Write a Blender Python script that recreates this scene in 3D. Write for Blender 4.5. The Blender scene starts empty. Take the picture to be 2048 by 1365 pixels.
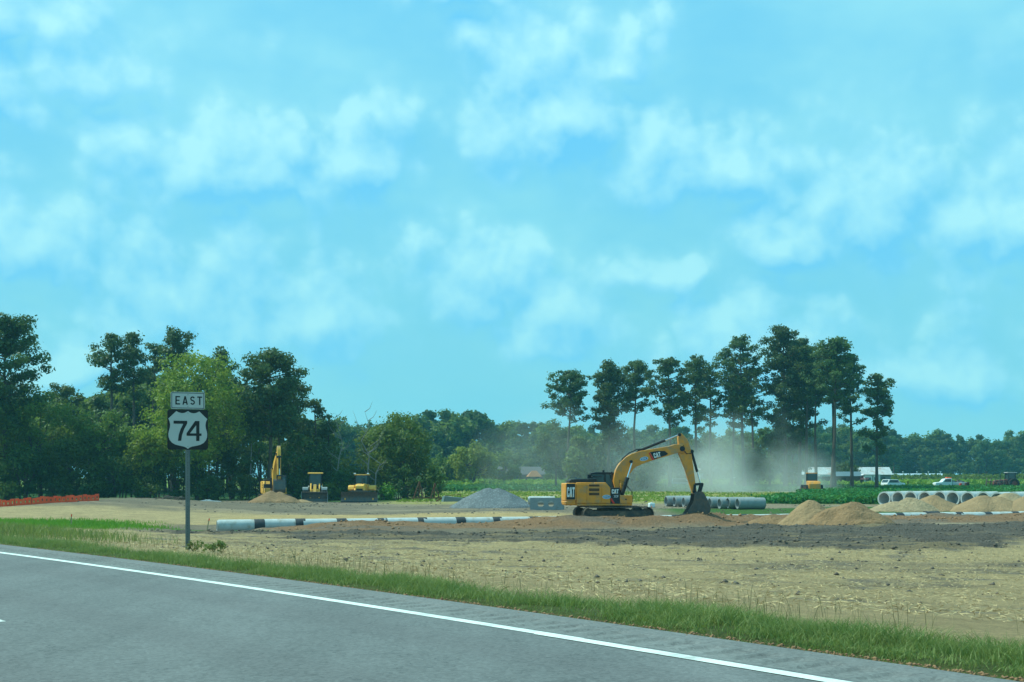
import bpy, math, random
import numpy as np
from mathutils import Vector, Matrix

scene = bpy.context.scene
COL = scene.collection
R = math.radians

# ---------------------------------------------------------------- camera
CAM_H = 1.40
cam_d = bpy.data.cameras.new("camera")
cam = bpy.data.objects.new("camera", cam_d)
COL.objects.link(cam)
cam.location = (0, 0, CAM_H)
cam.rotation_euler = (R(90), 0, 0)
cam_d.sensor_width = 36
cam_d.lens = 36 * 2500 / 2048
cam_d.shift_y = (955 - 682.5) / 2048
cam_d.clip_start = 0.1
cam_d.clip_end = 6000
scene.camera = cam

# ---------------------------------------------------------------- light
SUN_DIR = Vector((-0.58, 0.14, 0.78)).normalized()      # towards the sun
SUN_EL = math.asin(SUN_DIR.z)
SUN_AZ = math.atan2(SUN_DIR.x, SUN_DIR.y)               # from +Y towards +X
sun_d = bpy.data.lights.new("sun", 'SUN')
sun_d.energy = 5.0
sun_d.angle = R(0.6)
sun_d.color = (1.0, 0.93, 0.80)
sun = bpy.data.objects.new("sun", sun_d)
COL.objects.link(sun)
sun.rotation_euler = (-SUN_DIR).to_track_quat('-Z', 'Y').to_euler()
sun.location = (0, 0, 80)

SKY_STRENGTH = 0.097
CLOUD_GAIN = 1.0
world = bpy.data.worlds.new("World")
scene.world = world
world.use_nodes = True
wt = world.node_tree
world.cycles.sampling_method = 'MANUAL'; world.cycles.sample_map_resolution = 256
wt.nodes.clear()

def nn(t, kind, **kw):
    n = t.nodes.new(kind)
    for k, v in kw.items():
        setattr(n, k, v)
    return n

def mth(t, op, a=None, b=None, c=None, clamp=False):
    n = t.nodes.new('ShaderNodeMath'); n.operation = op; n.use_clamp = clamp
    for i, v in enumerate((a, b, c)):
        if v is None: continue
        if hasattr(v, 'is_linked'): t.links.new(v, n.inputs[i])
        else: n.inputs[i].default_value = v
    return n.outputs[0]

def vmt(t, op, a=None, b=None):
    n = t.nodes.new('ShaderNodeVectorMath'); n.operation = op
    for i, v in enumerate((a, b)):
        if v is None: continue
        if hasattr(v, 'is_linked'): t.links.new(v, n.inputs[i])
        else: n.inputs[i].default_value = v
    return n.outputs['Value'] if op in ('LENGTH', 'DOT_PRODUCT') else n.outputs[0]

def noise(t, vec, scale, detail=4, rough=0.55, out='Fac'):
    n = t.nodes.new('ShaderNodeTexNoise')
    n.inputs['Scale'].default_value = scale
    n.inputs['Detail'].default_value = detail
    n.inputs['Roughness'].default_value = rough
    if vec is not None: t.links.new(vec, n.inputs['Vector'])
    return n.outputs[out]

def mixc(t, fac, a, b, mode='MIX'):
    n = t.nodes.new('ShaderNodeMix'); n.data_type = 'RGBA'; n.blend_type = mode
    for k, v in ((0, fac), (6, a), (7, b)):
        if hasattr(v, 'is_linked'): t.links.new(v, n.inputs[k])
        elif k == 0: n.inputs[0].default_value = v
        else: n.inputs[k].default_value = (*v, 1) if len(v) == 3 else v
    return n.outputs[2]

def sstep(t, x, lo, hi):
    n = t.nodes.new('ShaderNodeMapRange'); n.interpolation_type = 'SMOOTHSTEP'
    t.links.new(x, n.inputs['Value'])
    n.inputs['From Min'].default_value = lo; n.inputs['From Max'].default_value = hi
    return n.outputs['Result']

# cumulus banks: azimuth, elevation of the base, half width, height (degrees)
CLOUDS = [(-22, 9.5, 4.2, 4.0), (-13.0, 13.0, 6.6, 4.6), (-7.0, 14.0, 3.4, 3.2), (-14.5, 7.2, 5.8, 4.6),
          (-8.4, 6.6, 4.2, 3.4), (-1.5, 8.4, 5.0, 4.4), (2.4, 6.6, 3.6, 3.4), (-18.5, 17.0, 3.0, 2.6),
          (-24, 15.5, 5.0, 3.0), (1.5, 16.0, 5.0, 6.0), (4.8, 18.2, 2.4, 2.6), (12.0, 9.8, 3.4, 2.5),
          (16.0, 11.2, 5.4, 5.4), (21.5, 10.2, 4.2, 5.8), (11.0, 5.2, 5.0, 3.6), (6.6, 8.8, 3.2, 2.0),
          (19.0, 4.6, 4.0, 2.6), (-22, 19.5, 4.4, 2.2), (8.0, 13.5, 6.0, 3.6), (-2, 21.0, 3.0, 2.6), (-19.5, 5.0, 3.0, 1.7)]

cf = bpy.data.node_groups.new("cloud_field", 'ShaderNodeTree')
cf.interface.new_socket("Vector", in_out='INPUT', socket_type='NodeSocketVector')
cf.interface.new_socket("Value", in_out='OUTPUT', socket_type='NodeSocketFloat')
gi = cf.nodes.new('NodeGroupInput'); go = cf.nodes.new('NodeGroupOutput')
V = gi.outputs[0]
def vscale(v, k):
    n = nn(cf, 'ShaderNodeVectorMath', operation='SCALE'); cf.links.new(v, n.inputs[0]); n.inputs['Scale'].default_value = k; return n.outputs[0]
w1 = vmt(cf, 'SUBTRACT', noise(cf, V, 7.0, 2, 0.6, 'Color'), (0.5, 0.5, 0.5))
VW = vmt(cf, 'ADD', V, vscale(w1, 0.085))
sp = cf.nodes.new('ShaderNodeSeparateXYZ'); cf.links.new(VW, sp.inputs[0])
best = None
for (a, e, w, h) in CLOUDS:
    u = mth(cf, 'MULTIPLY', mth(cf, 'SUBTRACT', sp.outputs[0], R(a)), 1 / R(w))
    v = mth(cf, 'MULTIPLY', mth(cf, 'SUBTRACT', sp.outputs[1], R(e)), 1 / R(h))
    v = mth(cf, 'MAXIMUM', v, mth(cf, 'MULTIPLY', v, -2.2))
    m = mth(cf, 'SUBTRACT', 1.0, mth(cf, 'SQRT', mth(cf, 'ADD', mth(cf, 'MULTIPLY', u, u), mth(cf, 'MULTIPLY', v, v))))
    best = m if best is None else mth(cf, 'MAXIMUM', best, m)
def puff(scale, amt):
    n = nn(cf, 'ShaderNodeTexVoronoi'); n.feature = 'F1'; n.inputs['Scale'].default_value = scale
    cf.links.new(VW2, n.inputs['Vector'])
    return mth(cf, 'MULTIPLY', mth(cf, 'SUBTRACT', 0.42, n.outputs['Distance']), amt)
VW2 = vmt(cf, 'ADD', V, vscale(vmt(cf, 'SUBTRACT', noise(cf, V, 22.0, 2, 0.6, 'Color'), (0.5, 0.5, 0.5)), 0.030))
f = mth(cf, 'ADD', best, mth(cf, 'ADD', puff(23.0, 0.72), puff(58.0, 0.34)))
f = mth(cf, 'ADD', f, mth(cf, 'MULTIPLY', mth(cf, 'SUBTRACT', noise(cf, V, 20.0, 4, 0.62), 0.5), 1.0))
cf.links.new(f, go.inputs[0])

tc = nn(wt, 'ShaderNodeTexCoord')
sx = nn(wt, 'ShaderNodeSeparateXYZ'); wt.links.new(tc.outputs['Generated'], sx.inputs[0])
az = mth(wt, 'ARCTAN2', sx.outputs[0], sx.outputs[1])
el = mth(wt, 'ARCSINE', sx.outputs[2])
cp = nn(wt, 'ShaderNodeCombineXYZ'); wt.links.new(az, cp.inputs[0]); wt.links.new(el, cp.inputs[1])
P = cp.outputs[0]
def field(vec):
    g = nn(wt, 'ShaderNodeGroup'); g.node_tree = cf; wt.links.new(vec, g.inputs[0]); return g.outputs[0]
D0 = field(P)
D1 = field(vmt(wt, 'ADD', P, (-0.009, 0.019, 0)))
rel = mth(wt, 'SUBTRACT', D0, D1)
lit = mth(wt, 'ADD', 0.44, mth(wt, 'MULTIPLY', rel, 1.0), clamp=True)
alpha = mth(wt, 'MULTIPLY', mth(wt, 'ADD', mth(wt, 'MULTIPLY', sstep(wt, D0, -0.08, 0.28), 0.38), mth(wt, 'MULTIPLY', sstep(wt, D0, -0.60, 0.65), 0.62)), 1.0)
soft = noise(wt, vmt(wt, 'MULTIPLY', P, (1.0, 1.9, 1.0)), 4.6, 4, 0.56)
sky = nn(wt, 'ShaderNodeTexSky')
sky.sky_type = 'NISHITA'; sky.sun_disc = False
sky.sun_elevation = SUN_EL; sky.sun_rotation = SUN_AZ
sky.altitude = 20; sky.air_density = 1.0; sky.dust_density = 2.2; sky.ozone_density = 1.2
CL_LO, CL_HI = (2.6, 6.1, 9.6), (7.2, 9.7, 10.1)
ccol = mixc(wt, lit, CL_LO, CL_HI)
hz = sstep(wt, el, 0.0, 0.42)
base = mixc(wt, 0.72, sky.outputs[0], (4.2, 8.2, 10.3))           # milky summer haze between the clouds
base = mixc(wt, sstep(wt, soft, 0.36, 0.70), mixc(wt, 0.45, base, (2.9, 6.4, 9.6)), mixc(wt, 0.40, base, (6.2, 9.4, 10.2)))
base = mixc(wt, hz, mixc(wt, 0.75, base, (3.5, 6.7, 7.7)), base)
afade = mth(wt, 'MULTIPLY', alpha, mth(wt, 'ADD', 0.50, mth(wt, 'MULTIPLY', hz, 0.34)))
skyc = mixc(wt, afade, base, ccol)
bg = nn(wt, 'ShaderNodeBackground'); bg.inputs['Strength'].default_value = SKY_STRENGTH
wt.links.new(skyc, bg.inputs['Color'])
wo = nn(wt, 'ShaderNodeOutputWorld'); wt.links.new(bg.outputs[0], wo.inputs['Surface'])

# ---------------------------------------------------------------- exposure
vs = scene.view_settings
scene.display_settings.display_device = 'sRGB'
vs.view_transform = 'Standard'; vs.look = 'None'; vs.gamma = 1; vs.use_curve_mapping = False
vs.exposure = 0.0
vs.use_white_balance = True                       # the picture's cool cyan balance
vs.white_balance_temperature = 5450
vs.white_balance_tint = -18
scene.render.film_transparent = False
cy = scene.cycles
cy.max_bounces = 6; cy.diffuse_bounces = 3; cy.glossy_bounces = 2; cy.transmission_bounces = 4
cy.transparent_max_bounces = 8; cy.volume_bounces = 1
cy.volume_step_rate = 1.0; cy.volume_max_steps = 96
cy.use_denoising = True

# ---------------------------------------------------------------- helpers
rng = np.random.default_rng(74)
random.seed(74)

def bx(u, Y):
    """world X of a thing that stands Y metres ahead in column u of the plan"""
    return (u - 1024) / 2500 * Y

def prop(o, label=None, cat=None, group=None, kind=None):
    if label: o['label'] = label
    if cat: o['category'] = cat
    if group: o['group'] = group
    if kind: o['kind'] = kind
    return o

def empty(name, loc=(0, 0, 0), rz=0, label=None, cat=None, group=None):
    o = bpy.data.objects.new(name, None)
    o.empty_display_size = 0.3
    COL.objects.link(o)
    o.location = loc; o.rotation_euler = (0, 0, rz)
    return prop(o, label, cat, group)

def link(name, me, parent=None, loc=(0, 0, 0), rot=(0, 0, 0)):
    o = bpy.data.objects.new(name, me)
    COL.objects.link(o)
    o.location = loc; o.rotation_euler = rot
    if parent: o.parent = parent
    return o

ORD = ['first', 'second', 'third', 'fourth', 'fifth', 'sixth', 'seventh', 'eighth', 'ninth', 'tenth', 'eleventh', 'twelfth',
       'thirteenth', 'fourteenth', 'fifteenth', 'sixteenth', 'seventeenth', 'eighteenth', 'nineteenth', 'twentieth',
       'twenty-first', 'twenty-second', 'twenty-third', 'twenty-fourth', 'twenty-fifth', 'twenty-sixth', 'twenty-seventh', 'twenty-eighth']

class MB:
    def __init__(s): s.v = []; s.f = []; s.marks = []
    def add(s, vs, fs):
        b = len(s.v); s.marks.append((b, len(s.f))); s.v += [tuple(p) for p in vs]; s.f += [tuple(i + b for i in q) for q in fs]; return s
    def box(s, x0, x1, y0, y1, z0, z1, mat=None):
        vs = [(x, y, z) for x in (x0, x1) for y in (y0, y1) for z in (z0, z1)]
        if mat: vs = [mat @ Vector(p) for p in vs]
        return s.add(vs, [(0, 1, 3, 2), (4, 6, 7, 5), (0, 4, 5, 1), (2, 3, 7, 6), (0, 2, 6, 4), (1, 5, 7, 3)])
    def prism(s, poly, y0, y1, axis='y', taper=None):
        """poly of (a,b) extruded along an axis; for y: (x,z), for x: (y,z), for z: (x,y)"""
        n = len(poly)
        def p(a, b, t): return {'y': (a, t, b), 'x': (t, a, b), 'z': (a, b, t)}[axis]
        poly2 = taper or poly
        vs = [p(a, b, y0) for a, b in poly] + [p(a, b, y1) for a, b in poly2]
        fs = [tuple(range(n))[::-1], tuple(range(n, 2 * n))] + [(i, (i + 1) % n, n + (i + 1) % n, n + i) for i in range(n)]
        return s.add(vs, fs)
    def bar(s, a, b, w, h=None, up=(0, 0, 1)):
        a, b = Vector(a), Vector(b); d = (b - a).normalized(); h = h or w
        up = Vector(up)
        if abs(d.dot(up)) > 0.98: up = Vector((1, 0, 0))
        x = d.cross(up).normalized(); y = x.cross(d)
        vs = [p + x * sx * w / 2 + y * sy * h / 2 for p in (a, b) for sx, sy in ((-1, -1), (1, -1), (1, 1), (-1, 1))]
        return s.add(vs, [(0, 3, 2, 1), (4, 5, 6, 7), (0, 1, 5, 4), (1, 2, 6, 5), (2, 3, 7, 6), (3, 0, 4, 7)])
    def path(s, pts, rad, n=8, cap=True):
        pts = [Vector(p) for p in pts]
        if not hasattr(rad, '__len__'): rad = [rad] * len(pts)
        b = len(s.v); ref = None; s.marks.append((b, len(s.f)))
        for i, p in enumerate(pts):
            d = (pts[min(i + 1, len(pts) - 1)] - pts[max(i - 1, 0)]).normalized()
            if ref is None: ref = Vector((0, 0, 1)) if abs(d.z) < 0.9 else Vector((1, 0, 0))
            x = d.cross(ref).normalized(); y = x.cross(d).normalized(); 
            for k in range(n):
                a = 2 * math.pi * k / n
                s.v.append(tuple(p + (x * math.cos(a) + y * math.sin(a)) * rad[i]))
        for i in range(len(pts) - 1):
            for k in range(n):
                k2 = (k + 1) % n
                s.f.append((b + i * n + k, b + i * n + k2, b + (i + 1) * n + k2, b + (i + 1) * n + k))
        if cap:
            s.f.append(tuple(b + k for k in range(n))[::-1]); e = b + (len(pts) - 1) * n
            s.f.append(tuple(e + k for k in range(n)))
        return s
    def cyl(s, a, b, r, n=14): return s.path([a, b], r, n)
    def lathe(s, prof, n=24, axis='z', c=(0, 0, 0), closed=False):
        """prof of (radius, along)"""
        b = len(s.v); m = len(prof); s.marks.append((b, len(s.f)))
        for r, t in prof:
            for k in range(n):
                a = 2 * math.pi * k / n; p, q = r * math.cos(a), r * math.sin(a)
                d = {'z': (p, q, t), 'x': (t, p, q), 'y': (p, t, q)}[axis]
                s.v.append((d[0] + c[0], d[1] + c[1], d[2] + c[2]))
        for i in range(m if closed else m - 1):
            j = (i + 1) % m
            for k in range(n):
                k2 = (k + 1) % n
                s.f.append((b + i * n + k, b + i * n + k2, b + j * n + k2, b + j * n + k))
        return s
    def mesh(s, name, mat, smooth=False):
        me = bpy.data.meshes.new(name); me.from_pydata(s.v, [], s.f); me.validate(); me.update()
        import bmesh
        bm = bmesh.new(); bm.from_mesh(me); bmesh.ops.recalc_face_normals(bm, faces=bm.faces); bm.to_mesh(me); bm.free()
        if mat: me.materials.append(mat)
        if smooth:
            me.polygons.foreach_set('use_smooth', [True] * len(me.polygons))
            try: me.set_sharp_from_angle(angle=R(35))
            except Exception: pass
        return me
    def build(s, name, mat, parent=None, loc=(0, 0, 0), rot=(0, 0, 0), bevel=0, smooth=True, label=None):
        o = link(name, s.mesh(name, mat, smooth), parent, loc, rot)
        if bevel:
            m = o.modifiers.new('bevel', 'BEVEL'); m.width = bevel; m.segments = 2; m.limit_method = 'ANGLE'; m.angle_limit = R(40)
        if label: o['label'] = label
        return o

def each(mb, name, m, parent, **kw):
    """one object per primitive"""
    mk = mb.marks + [(len(mb.v), len(mb.f))]
    for (v0, f0), (v1, f1) in zip(mk[:-1], mk[1:]):
        q = MB(); q.v = mb.v[v0:v1]; q.f = [tuple(i - v0 for i in fc) for fc in mb.f[f0:f1]]
        q.build(name, m, parent, **kw)

def fast_mesh(name, verts, faces, mat, smooth=False):
    """verts (N,3) array, faces (M,k) array"""
    me = bpy.data.meshes.new(name)
    faces = np.asarray(faces, dtype=np.int32); verts = np.asarray(verts, dtype=np.float32)
    m, k = faces.shape
    me.vertices.add(len(verts)); me.vertices.foreach_set('co', verts.ravel())
    me.loops.add(m * k); me.loops.foreach_set('vertex_index', faces.ravel())
    me.polygons.add(m); me.polygons.foreach_set('loop_start', np.arange(0, m * k, k, dtype=np.int32))
    if smooth: me.polygons.foreach_set('use_smooth', np.ones(m, dtype=bool))
    me.update(calc_edges=True)
    if mat: me.materials.append(mat)
    return me

def copy_tree(o, parent=None):
    c = o.copy(); COL.objects.link(c); c.parent = parent
    for ch in list(o.children):
        copy_tree(ch, c)
    return c

# value noise on numpy arrays
_perm = rng.random((256, 256))
def vnoise(x, y):
    xi = np.floor(x).astype(int); yi = np.floor(y).astype(int); fx = x - xi; fy = y - yi
    fx = fx * fx * (3 - 2 * fx); fy = fy * fy * (3 - 2 * fy)
    g = lambda a, b: _perm[a & 255, b & 255]
    return (g(xi, yi) * (1 - fx) + g(xi + 1, yi) * fx) * (1 - fy) + (g(xi, yi + 1) * (1 - fx) + g(xi + 1, yi + 1) * fx) * fy
def fbm(x, y, o=4):
    s = 0; a = 0.5; t = 0
    for i in range(o):
        s = s + a * vnoise(x * 2 ** i + 17.3 * i, y * 2 ** i + 9.1 * i); t += a; a *= 0.5
    return s / t
def smooth(a, b, x):
    t = np.clip((x - a) / (b - a), 0, 1); return t * t * (3 - 2 * t)

# ---------------------------------------------------------------- materials
MATS = {}
def mat(name, col, rough=0.6, metal=0.0, var=0.15, scale=6.0, bump=0.0, bscale=30.0, dirt=0.0, dirt_col=(0.30, 0.24, 0.16), spec=0.4, streak=None):
    if name in MATS: return MATS[name]
    m = bpy.data.materials.new(name); m.use_nodes = True; t = m.node_tree
    b = t.nodes['Principled BSDF']
    b.inputs['Roughness'].default_value = rough; b.inputs['Metallic'].default_value = metal
    b.inputs['Specular IOR Level'].default_value = spec
    tcx = nn(t, 'ShaderNodeTexCoord'); vec = tcx.outputs['Object']
    if streak:
        mp = nn(t, 'ShaderNodeMapping'); t.links.new(vec, mp.inputs[0]); mp.inputs['Scale'].default_value = streak; vec2 = mp.outputs[0]
    else: vec2 = vec
    n = noise(t, vec2, scale, 6, 0.6)
    k = mth(t, 'MULTIPLY_ADD', n, 2 * var * 2, 1 - 2 * var)
    cc = nn(t, 'ShaderNodeCombineColor')
    for i in range(3): t.links.new(k, cc.inputs[i])
    c = mixc(t, 1.0, col, cc.outputs[0], 'MULTIPLY')
    if dirt:
        dn = noise(t, vec, scale * 0.7, 8, 0.68)
        c = mixc(t, mth(t, 'MULTIPLY', sstep(t, dn, 0.62 - 0.3 * dirt, 0.72), min(1, 0.4 + dirt)), c, dirt_col)
        t.links.new(mth(t, 'MULTIPLY_ADD', dn, 0.35, rough - 0.1, clamp=True), b.inputs['Roughness'])
    t.links.new(c, b.inputs['Base Color'])
    if bump:
        bn = noise(t, vec, bscale, 6, 0.65)
        bp = nn(t, 'ShaderNodeBump'); bp.inputs['Strength'].default_value = 1.0; bp.inputs['Distance'].default_value = bump
        t.links.new(bn, bp.inputs['Height']); t.links.new(bp.outputs[0], b.inputs['Normal'])
    MATS[name] = m
    return m

def leaf_mat(name, col, col2, trans=0.35, scale=0.5):
    m = bpy.data.materials.new(name); m.use_nodes = True; t = m.node_tree; t.nodes.clear()
    tcx = nn(t, 'ShaderNodeTexCoord'); oi = nn(t, 'ShaderNodeObjectInfo')
    n = noise(t, tcx.outputs['Object'], scale, 5, 0.65)
    n2 = noise(t, tcx.outputs['Object'], scale * 9, 2, 0.5)
    f = mth(t, 'ADD', mth(t, 'MULTIPLY', sstep(t, n, 0.3, 0.7), 0.6), mth(t, 'MULTIPLY', n2, 0.5), clamp=True)
    c = mixc(t, f, col, col2)
    hs = nn(t, 'ShaderNodeHueSaturation'); t.links.new(c, hs.inputs['Color'])
    t.links.new(mth(t, 'MULTIPLY_ADD', oi.outputs['Random'], 0.03, 0.485), hs.inputs['Hue'])
    t.links.new(mth(t, 'MULTIPLY_ADD', oi.outputs['Random'], 0.3, 0.85), hs.inputs['Value'])
    d = nn(t, 'ShaderNodeBsdfPrincipled'); d.inputs['Roughness'].default_value = 0.55; d.inputs['Specular IOR Level'].default_value = 0.25
    t.links.new(hs.outputs[0], d.inputs['Base Color'])
    tr = nn(t, 'ShaderNodeBsdfTranslucent'); t.links.new(mixc(t, 0.5, hs.outputs[0], (0.16, 0.20, 0.03)), tr.inputs['Color'])
    mx = nn(t, 'ShaderNodeMixShader'); mx.inputs[0].default_value = trans
    t.links.new(d.outputs[0], mx.inputs[1]); t.links.new(tr.outputs[0], mx.inputs[2])
    o = nn(t, 'ShaderNodeOutputMaterial'); t.links.new(mx.outputs[0], o.inputs['Surface'])
    return m

YEL = mat('machine_yellow', (0.66, 0.275, 0.022), 0.45, var=0.14, scale=2.5, dirt=0.6, dirt_col=(0.36, 0.24, 0.12), spec=0.4)
YEL2 = mat('faded_machine_yellow', (0.74, 0.40, 0.05), 0.5, var=0.12, scale=2.0, dirt=0.4)
BLK = mat('machine_black', (0.014, 0.015, 0.017), 0.5, var=0.2, scale=5, dirt=0.2, dirt_col=(0.10, 0.085, 0.065))
DECAL = mat('decal_black', (0.010, 0.011, 0.012), 0.4, var=0.1)
WHT = mat('decal_white', (0.78, 0.78, 0.76), 0.45, var=0.05)
RED = mat('decal_red', (0.55, 0.03, 0.02), 0.45, var=0.05)
AMB = mat('decal_yellow', (0.85, 0.42, 0.03), 0.45, var=0.04)
BLUE = mat('decal_pale_blue', (0.45, 0.58, 0.72), 0.45, var=0.06)
STEEL = mat('worn_steel', (0.10, 0.095, 0.088), 0.45, 0.6, var=0.25, scale=5, dirt=0.55, dirt_col=(0.17, 0.12, 0.075))
MUDSTEEL = mat('muddy_steel', (0.075, 0.065, 0.055), 0.7, 0.2, var=0.3, scale=3, bump=0.02, bscale=8, dirt=0.6, dirt_col=(0.22, 0.16, 0.10))
CHROME = mat('chrome_rod', (0.75, 0.76, 0.78), 0.18, 1.0, var=0.04)
GLASS = mat('cab_glass', (0.03, 0.05, 0.055), 0.08, 0.0, var=0.15, scale=2, spec=0.8)
RUBBER = mat('tyre_rubber', (0.022, 0.021, 0.020), 0.8, var=0.2, dirt=0.35, dirt_col=(0.13, 0.11, 0.08))
CONC = mat('pipe_concrete', (0.47, 0.47, 0.45), 0.82, var=0.14, scale=2.2, bump=0.006, bscale=40, dirt=0.32, dirt_col=(0.30, 0.25, 0.18))
CONC2 = mat('grey_concrete', (0.27, 0.28, 0.28), 0.85, var=0.14, scale=2.5, bump=0.008, bscale=30, dirt=0.3, dirt_col=(.22, .2, .16))
WRAP = mat('joint_wrap', (0.035, 0.037, 0.042), 0.75, var=0.35, scale=5, bump=0.02, bscale=12)
GALV = mat('galvanised_steel', (0.19, 0.21, 0.21), 0.45, 0.7, var=0.12, scale=8)
SIGNW = mat('sign_white', (0.47, 0.49, 0.48), 0.42, var=0.05, scale=3, dirt=0.05, dirt_col=(0.4, 0.4, 0.36))
SIGNB = mat('sign_black', (0.007, 0.008, 0.009), 0.4, var=0.1)
RUST = mat('rusty_iron', (0.16, 0.075, 0.035), 0.85, 0.2, var=0.35, scale=6, bump=0.01)
WPAINT = mat('white_paint', (0.72, 0.73, 0.72), 0.3, var=0.06, scale=2, dirt=0.08)
TIN = mat('white_tin', (0.46, 0.46, 0.45), 0.55, 0.1, var=0.2, scale=0.8, dirt=0.5, dirt_col=(0.32, 0.17, 0.09), streak=(1, 0.5, 1))
BARK = mat('pine_bark', (0.085, 0.062, 0.045), 0.9, var=0.3, scale=3, bump=0.03, bscale=9, streak=(1, 1, 0.3))
BARKG = mat('grey_bark', (0.20, 0.185, 0.165), 0.9, var=0.3, scale=4, bump=0.02, bscale=9)
SAND = None
L_PINE = leaf_mat('pine_needles', (0.042, 0.070, 0.018), (0.125, 0.165, 0.036), 0.36)
L_PINE2 = leaf_mat('pine_needles_blue', (0.034, 0.062, 0.019), (0.100, 0.140, 0.036), 0.36)
L_DEC = leaf_mat('broad_leaves', (0.068, 0.110, 0.014), (0.195, 0.240, 0.030), 0.48)
L_YEL = leaf_mat('yellow_green_leaves', (0.150, 0.200, 0.012), (0.330, 0.350, 0.024), 0.50)
L_DARK = leaf_mat('dark_leaves', (0.038, 0.070, 0.012), (0.110, 0.155, 0.024), 0.42)
L_SOY = leaf_mat('soybean_leaves', (0.040, 0.130, 0.022), (0.090, 0.220, 0.036), 0.34, 0.25)
L_CORN = leaf_mat('field_crop_leaves', (0.190, 0.270, 0.022), (0.290, 0.350, 0.045), 0.45, 0.08)
L_GRASS = leaf_mat('verge_grass_blades', (0.100, 0.168, 0.030), (0.310, 0.315, 0.100), 0.42, 2.2)
L_LUSH = leaf_mat('lush_grass_blades', (0.130, 0.250, 0.012), (0.220, 0.350, 0.022), 0.42, 0.3)
L_DRY = leaf_mat('dry_grass_blades', (0.20, 0.17, 0.085), (0.30, 0.25, 0.12), 0.3, 0.5)
# ================================================================ the setting
# ---- road line: X of the white edge line as a curve of Y
def xw(Y):
    Y = np.asarray(Y, dtype=float)
    Yc = np.clip(Y, 6.0, 24.0)
    q = -1.93 - 0.784 * (Yc - 14.06) - 0.0048 * (Yc - 14.06) ** 2
    return q + np.where(Y > 24, -0.88 * (Y - 24), 0) + np.where(Y < 6, -0.7066 * (Y - 6), 0)
def dist(X, Y):
    """metres to the right of the edge line"""
    return (X - xw(Y)) * 0.777

# the laid pipeline
PA = np.array([-17.0, 72.0]); PB = np.array([40.5, 90.8])
PDIR = (PB - PA) / np.linalg.norm(PB - PA); PNRM = np.array([-PDIR[1], PDIR[0]])
PIPE_R = 0.385; PIPE_Z = -1.43
def along(X, Y):
    return (X - PA[0]) * PDIR[0] + (Y - PA[1]) * PDIR[1], (X - PA[0]) * PNRM[0] + (Y - PA[1]) * PNRM[1]
def gs(x, c, w): return np.exp(-((x - c) / w) ** 2)

def ground(X, Y, detail=True):
    X = np.asarray(X, dtype=float); Y = np.asarray(Y, dtype=float)
    d = dist(X, Y)
    z = np.interp(d, [-60, -10, -9.2, 1.02, 1.42, 3, 5.2, 8, 12, 18, 26, 60], [-1.2, -0.4, -0.12, -0.12, -0.02, -0.12, -0.26, -0.50, -0.85, -1.15, -1.32, -1.36])
    z = z + 0.86 * smooth(140, 260, Y)
    z = z + 0.95 * np.exp(-(((X + 33) / 10) ** 2 + ((Y - 104) / 17) ** 2))         # bank on the left
    s, n = along(X, Y)
    big = fbm(X * 0.09, Y * 0.09, 3) - 0.5
    lump = fbm(X * 0.55 + 40, Y * 0.55, 4)
    z = z + 0.30 * big * smooth(14, 30, d) * (1 - smooth(150, 200, Y))
    # the ground along the pipe, and the spoil berm in front of it
    on = smooth(-6.0, 0.5, s) * (1 - smooth(62, 74, s))
    wb = on * (1 - smooth(7.5, 12, np.abs(n + 2.0)))
    z = z * (1 - wb) + wb * (-1.46 + 0.10 * (fbm(X * 0.3 + 8, Y * 0.3, 3) - .5))
    be = smooth(3.0, 7.0, s) * (1 - smooth(60, 68, s))
    nb = -2.9 - 2.6 * smooth(17, 20, s) * (1 - smooth(27.5, 31, s))
    hb = np.minimum(0.10 + 0.62 * np.clip(fbm(s * 0.22 + 3, n * 0.1, 3) - 0.30, 0, 1), 0.30) + 0.10 * smooth(24, 34, s) + 0.17 * smooth(16, 20, s) * (1 - smooth(29, 33, s))
    z = z + be * hb * gs(n, nb, 1.7) * (0.55 + 0.9 * lump) + be * 0.14 * gs(n, -5.6, 1.8) * (0.3 + 1.2 * lump)
    z = z + 0.22 * be * gs(n, -7.4, 1.0) * (lump - 0.25)
    # hollow where the open end of the pipe lies, and the stand of the excavator
    z = z - 0.62 * np.exp(-(((X + 17.4) / 2.6) ** 2 + ((Y - 70.6) / 2.2) ** 2))
    z = z + 0.10 * np.exp(-(((X - 6.0) / 4) ** 2 + ((Y - 76) / 2.5) ** 2))
    if detail:
        rough = smooth(8, 16, d) * (1 - smooth(120, 150, Y))
        z = z + rough * 0.16 * (fbm(X * 1.3, Y * 1.3 + 7, 4) - 0.5)
        dk = zone_dark(X, Y)
        z = z + dk * 0.34 * (fbm(X * 0.9 + 5, Y * 2.6, 4) - 0.45) + dk * 0.07 * np.sin(n * 3.1 + 5 * fbm(X * .2, Y * .2, 2)) * smooth(.35, .55, fbm(X * .15 + 4, Y * .5, 2))
    return z

def yb(X, pts):
    a = np.array(pts); return np.interp(X, a[:, 0], a[:, 1])
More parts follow.
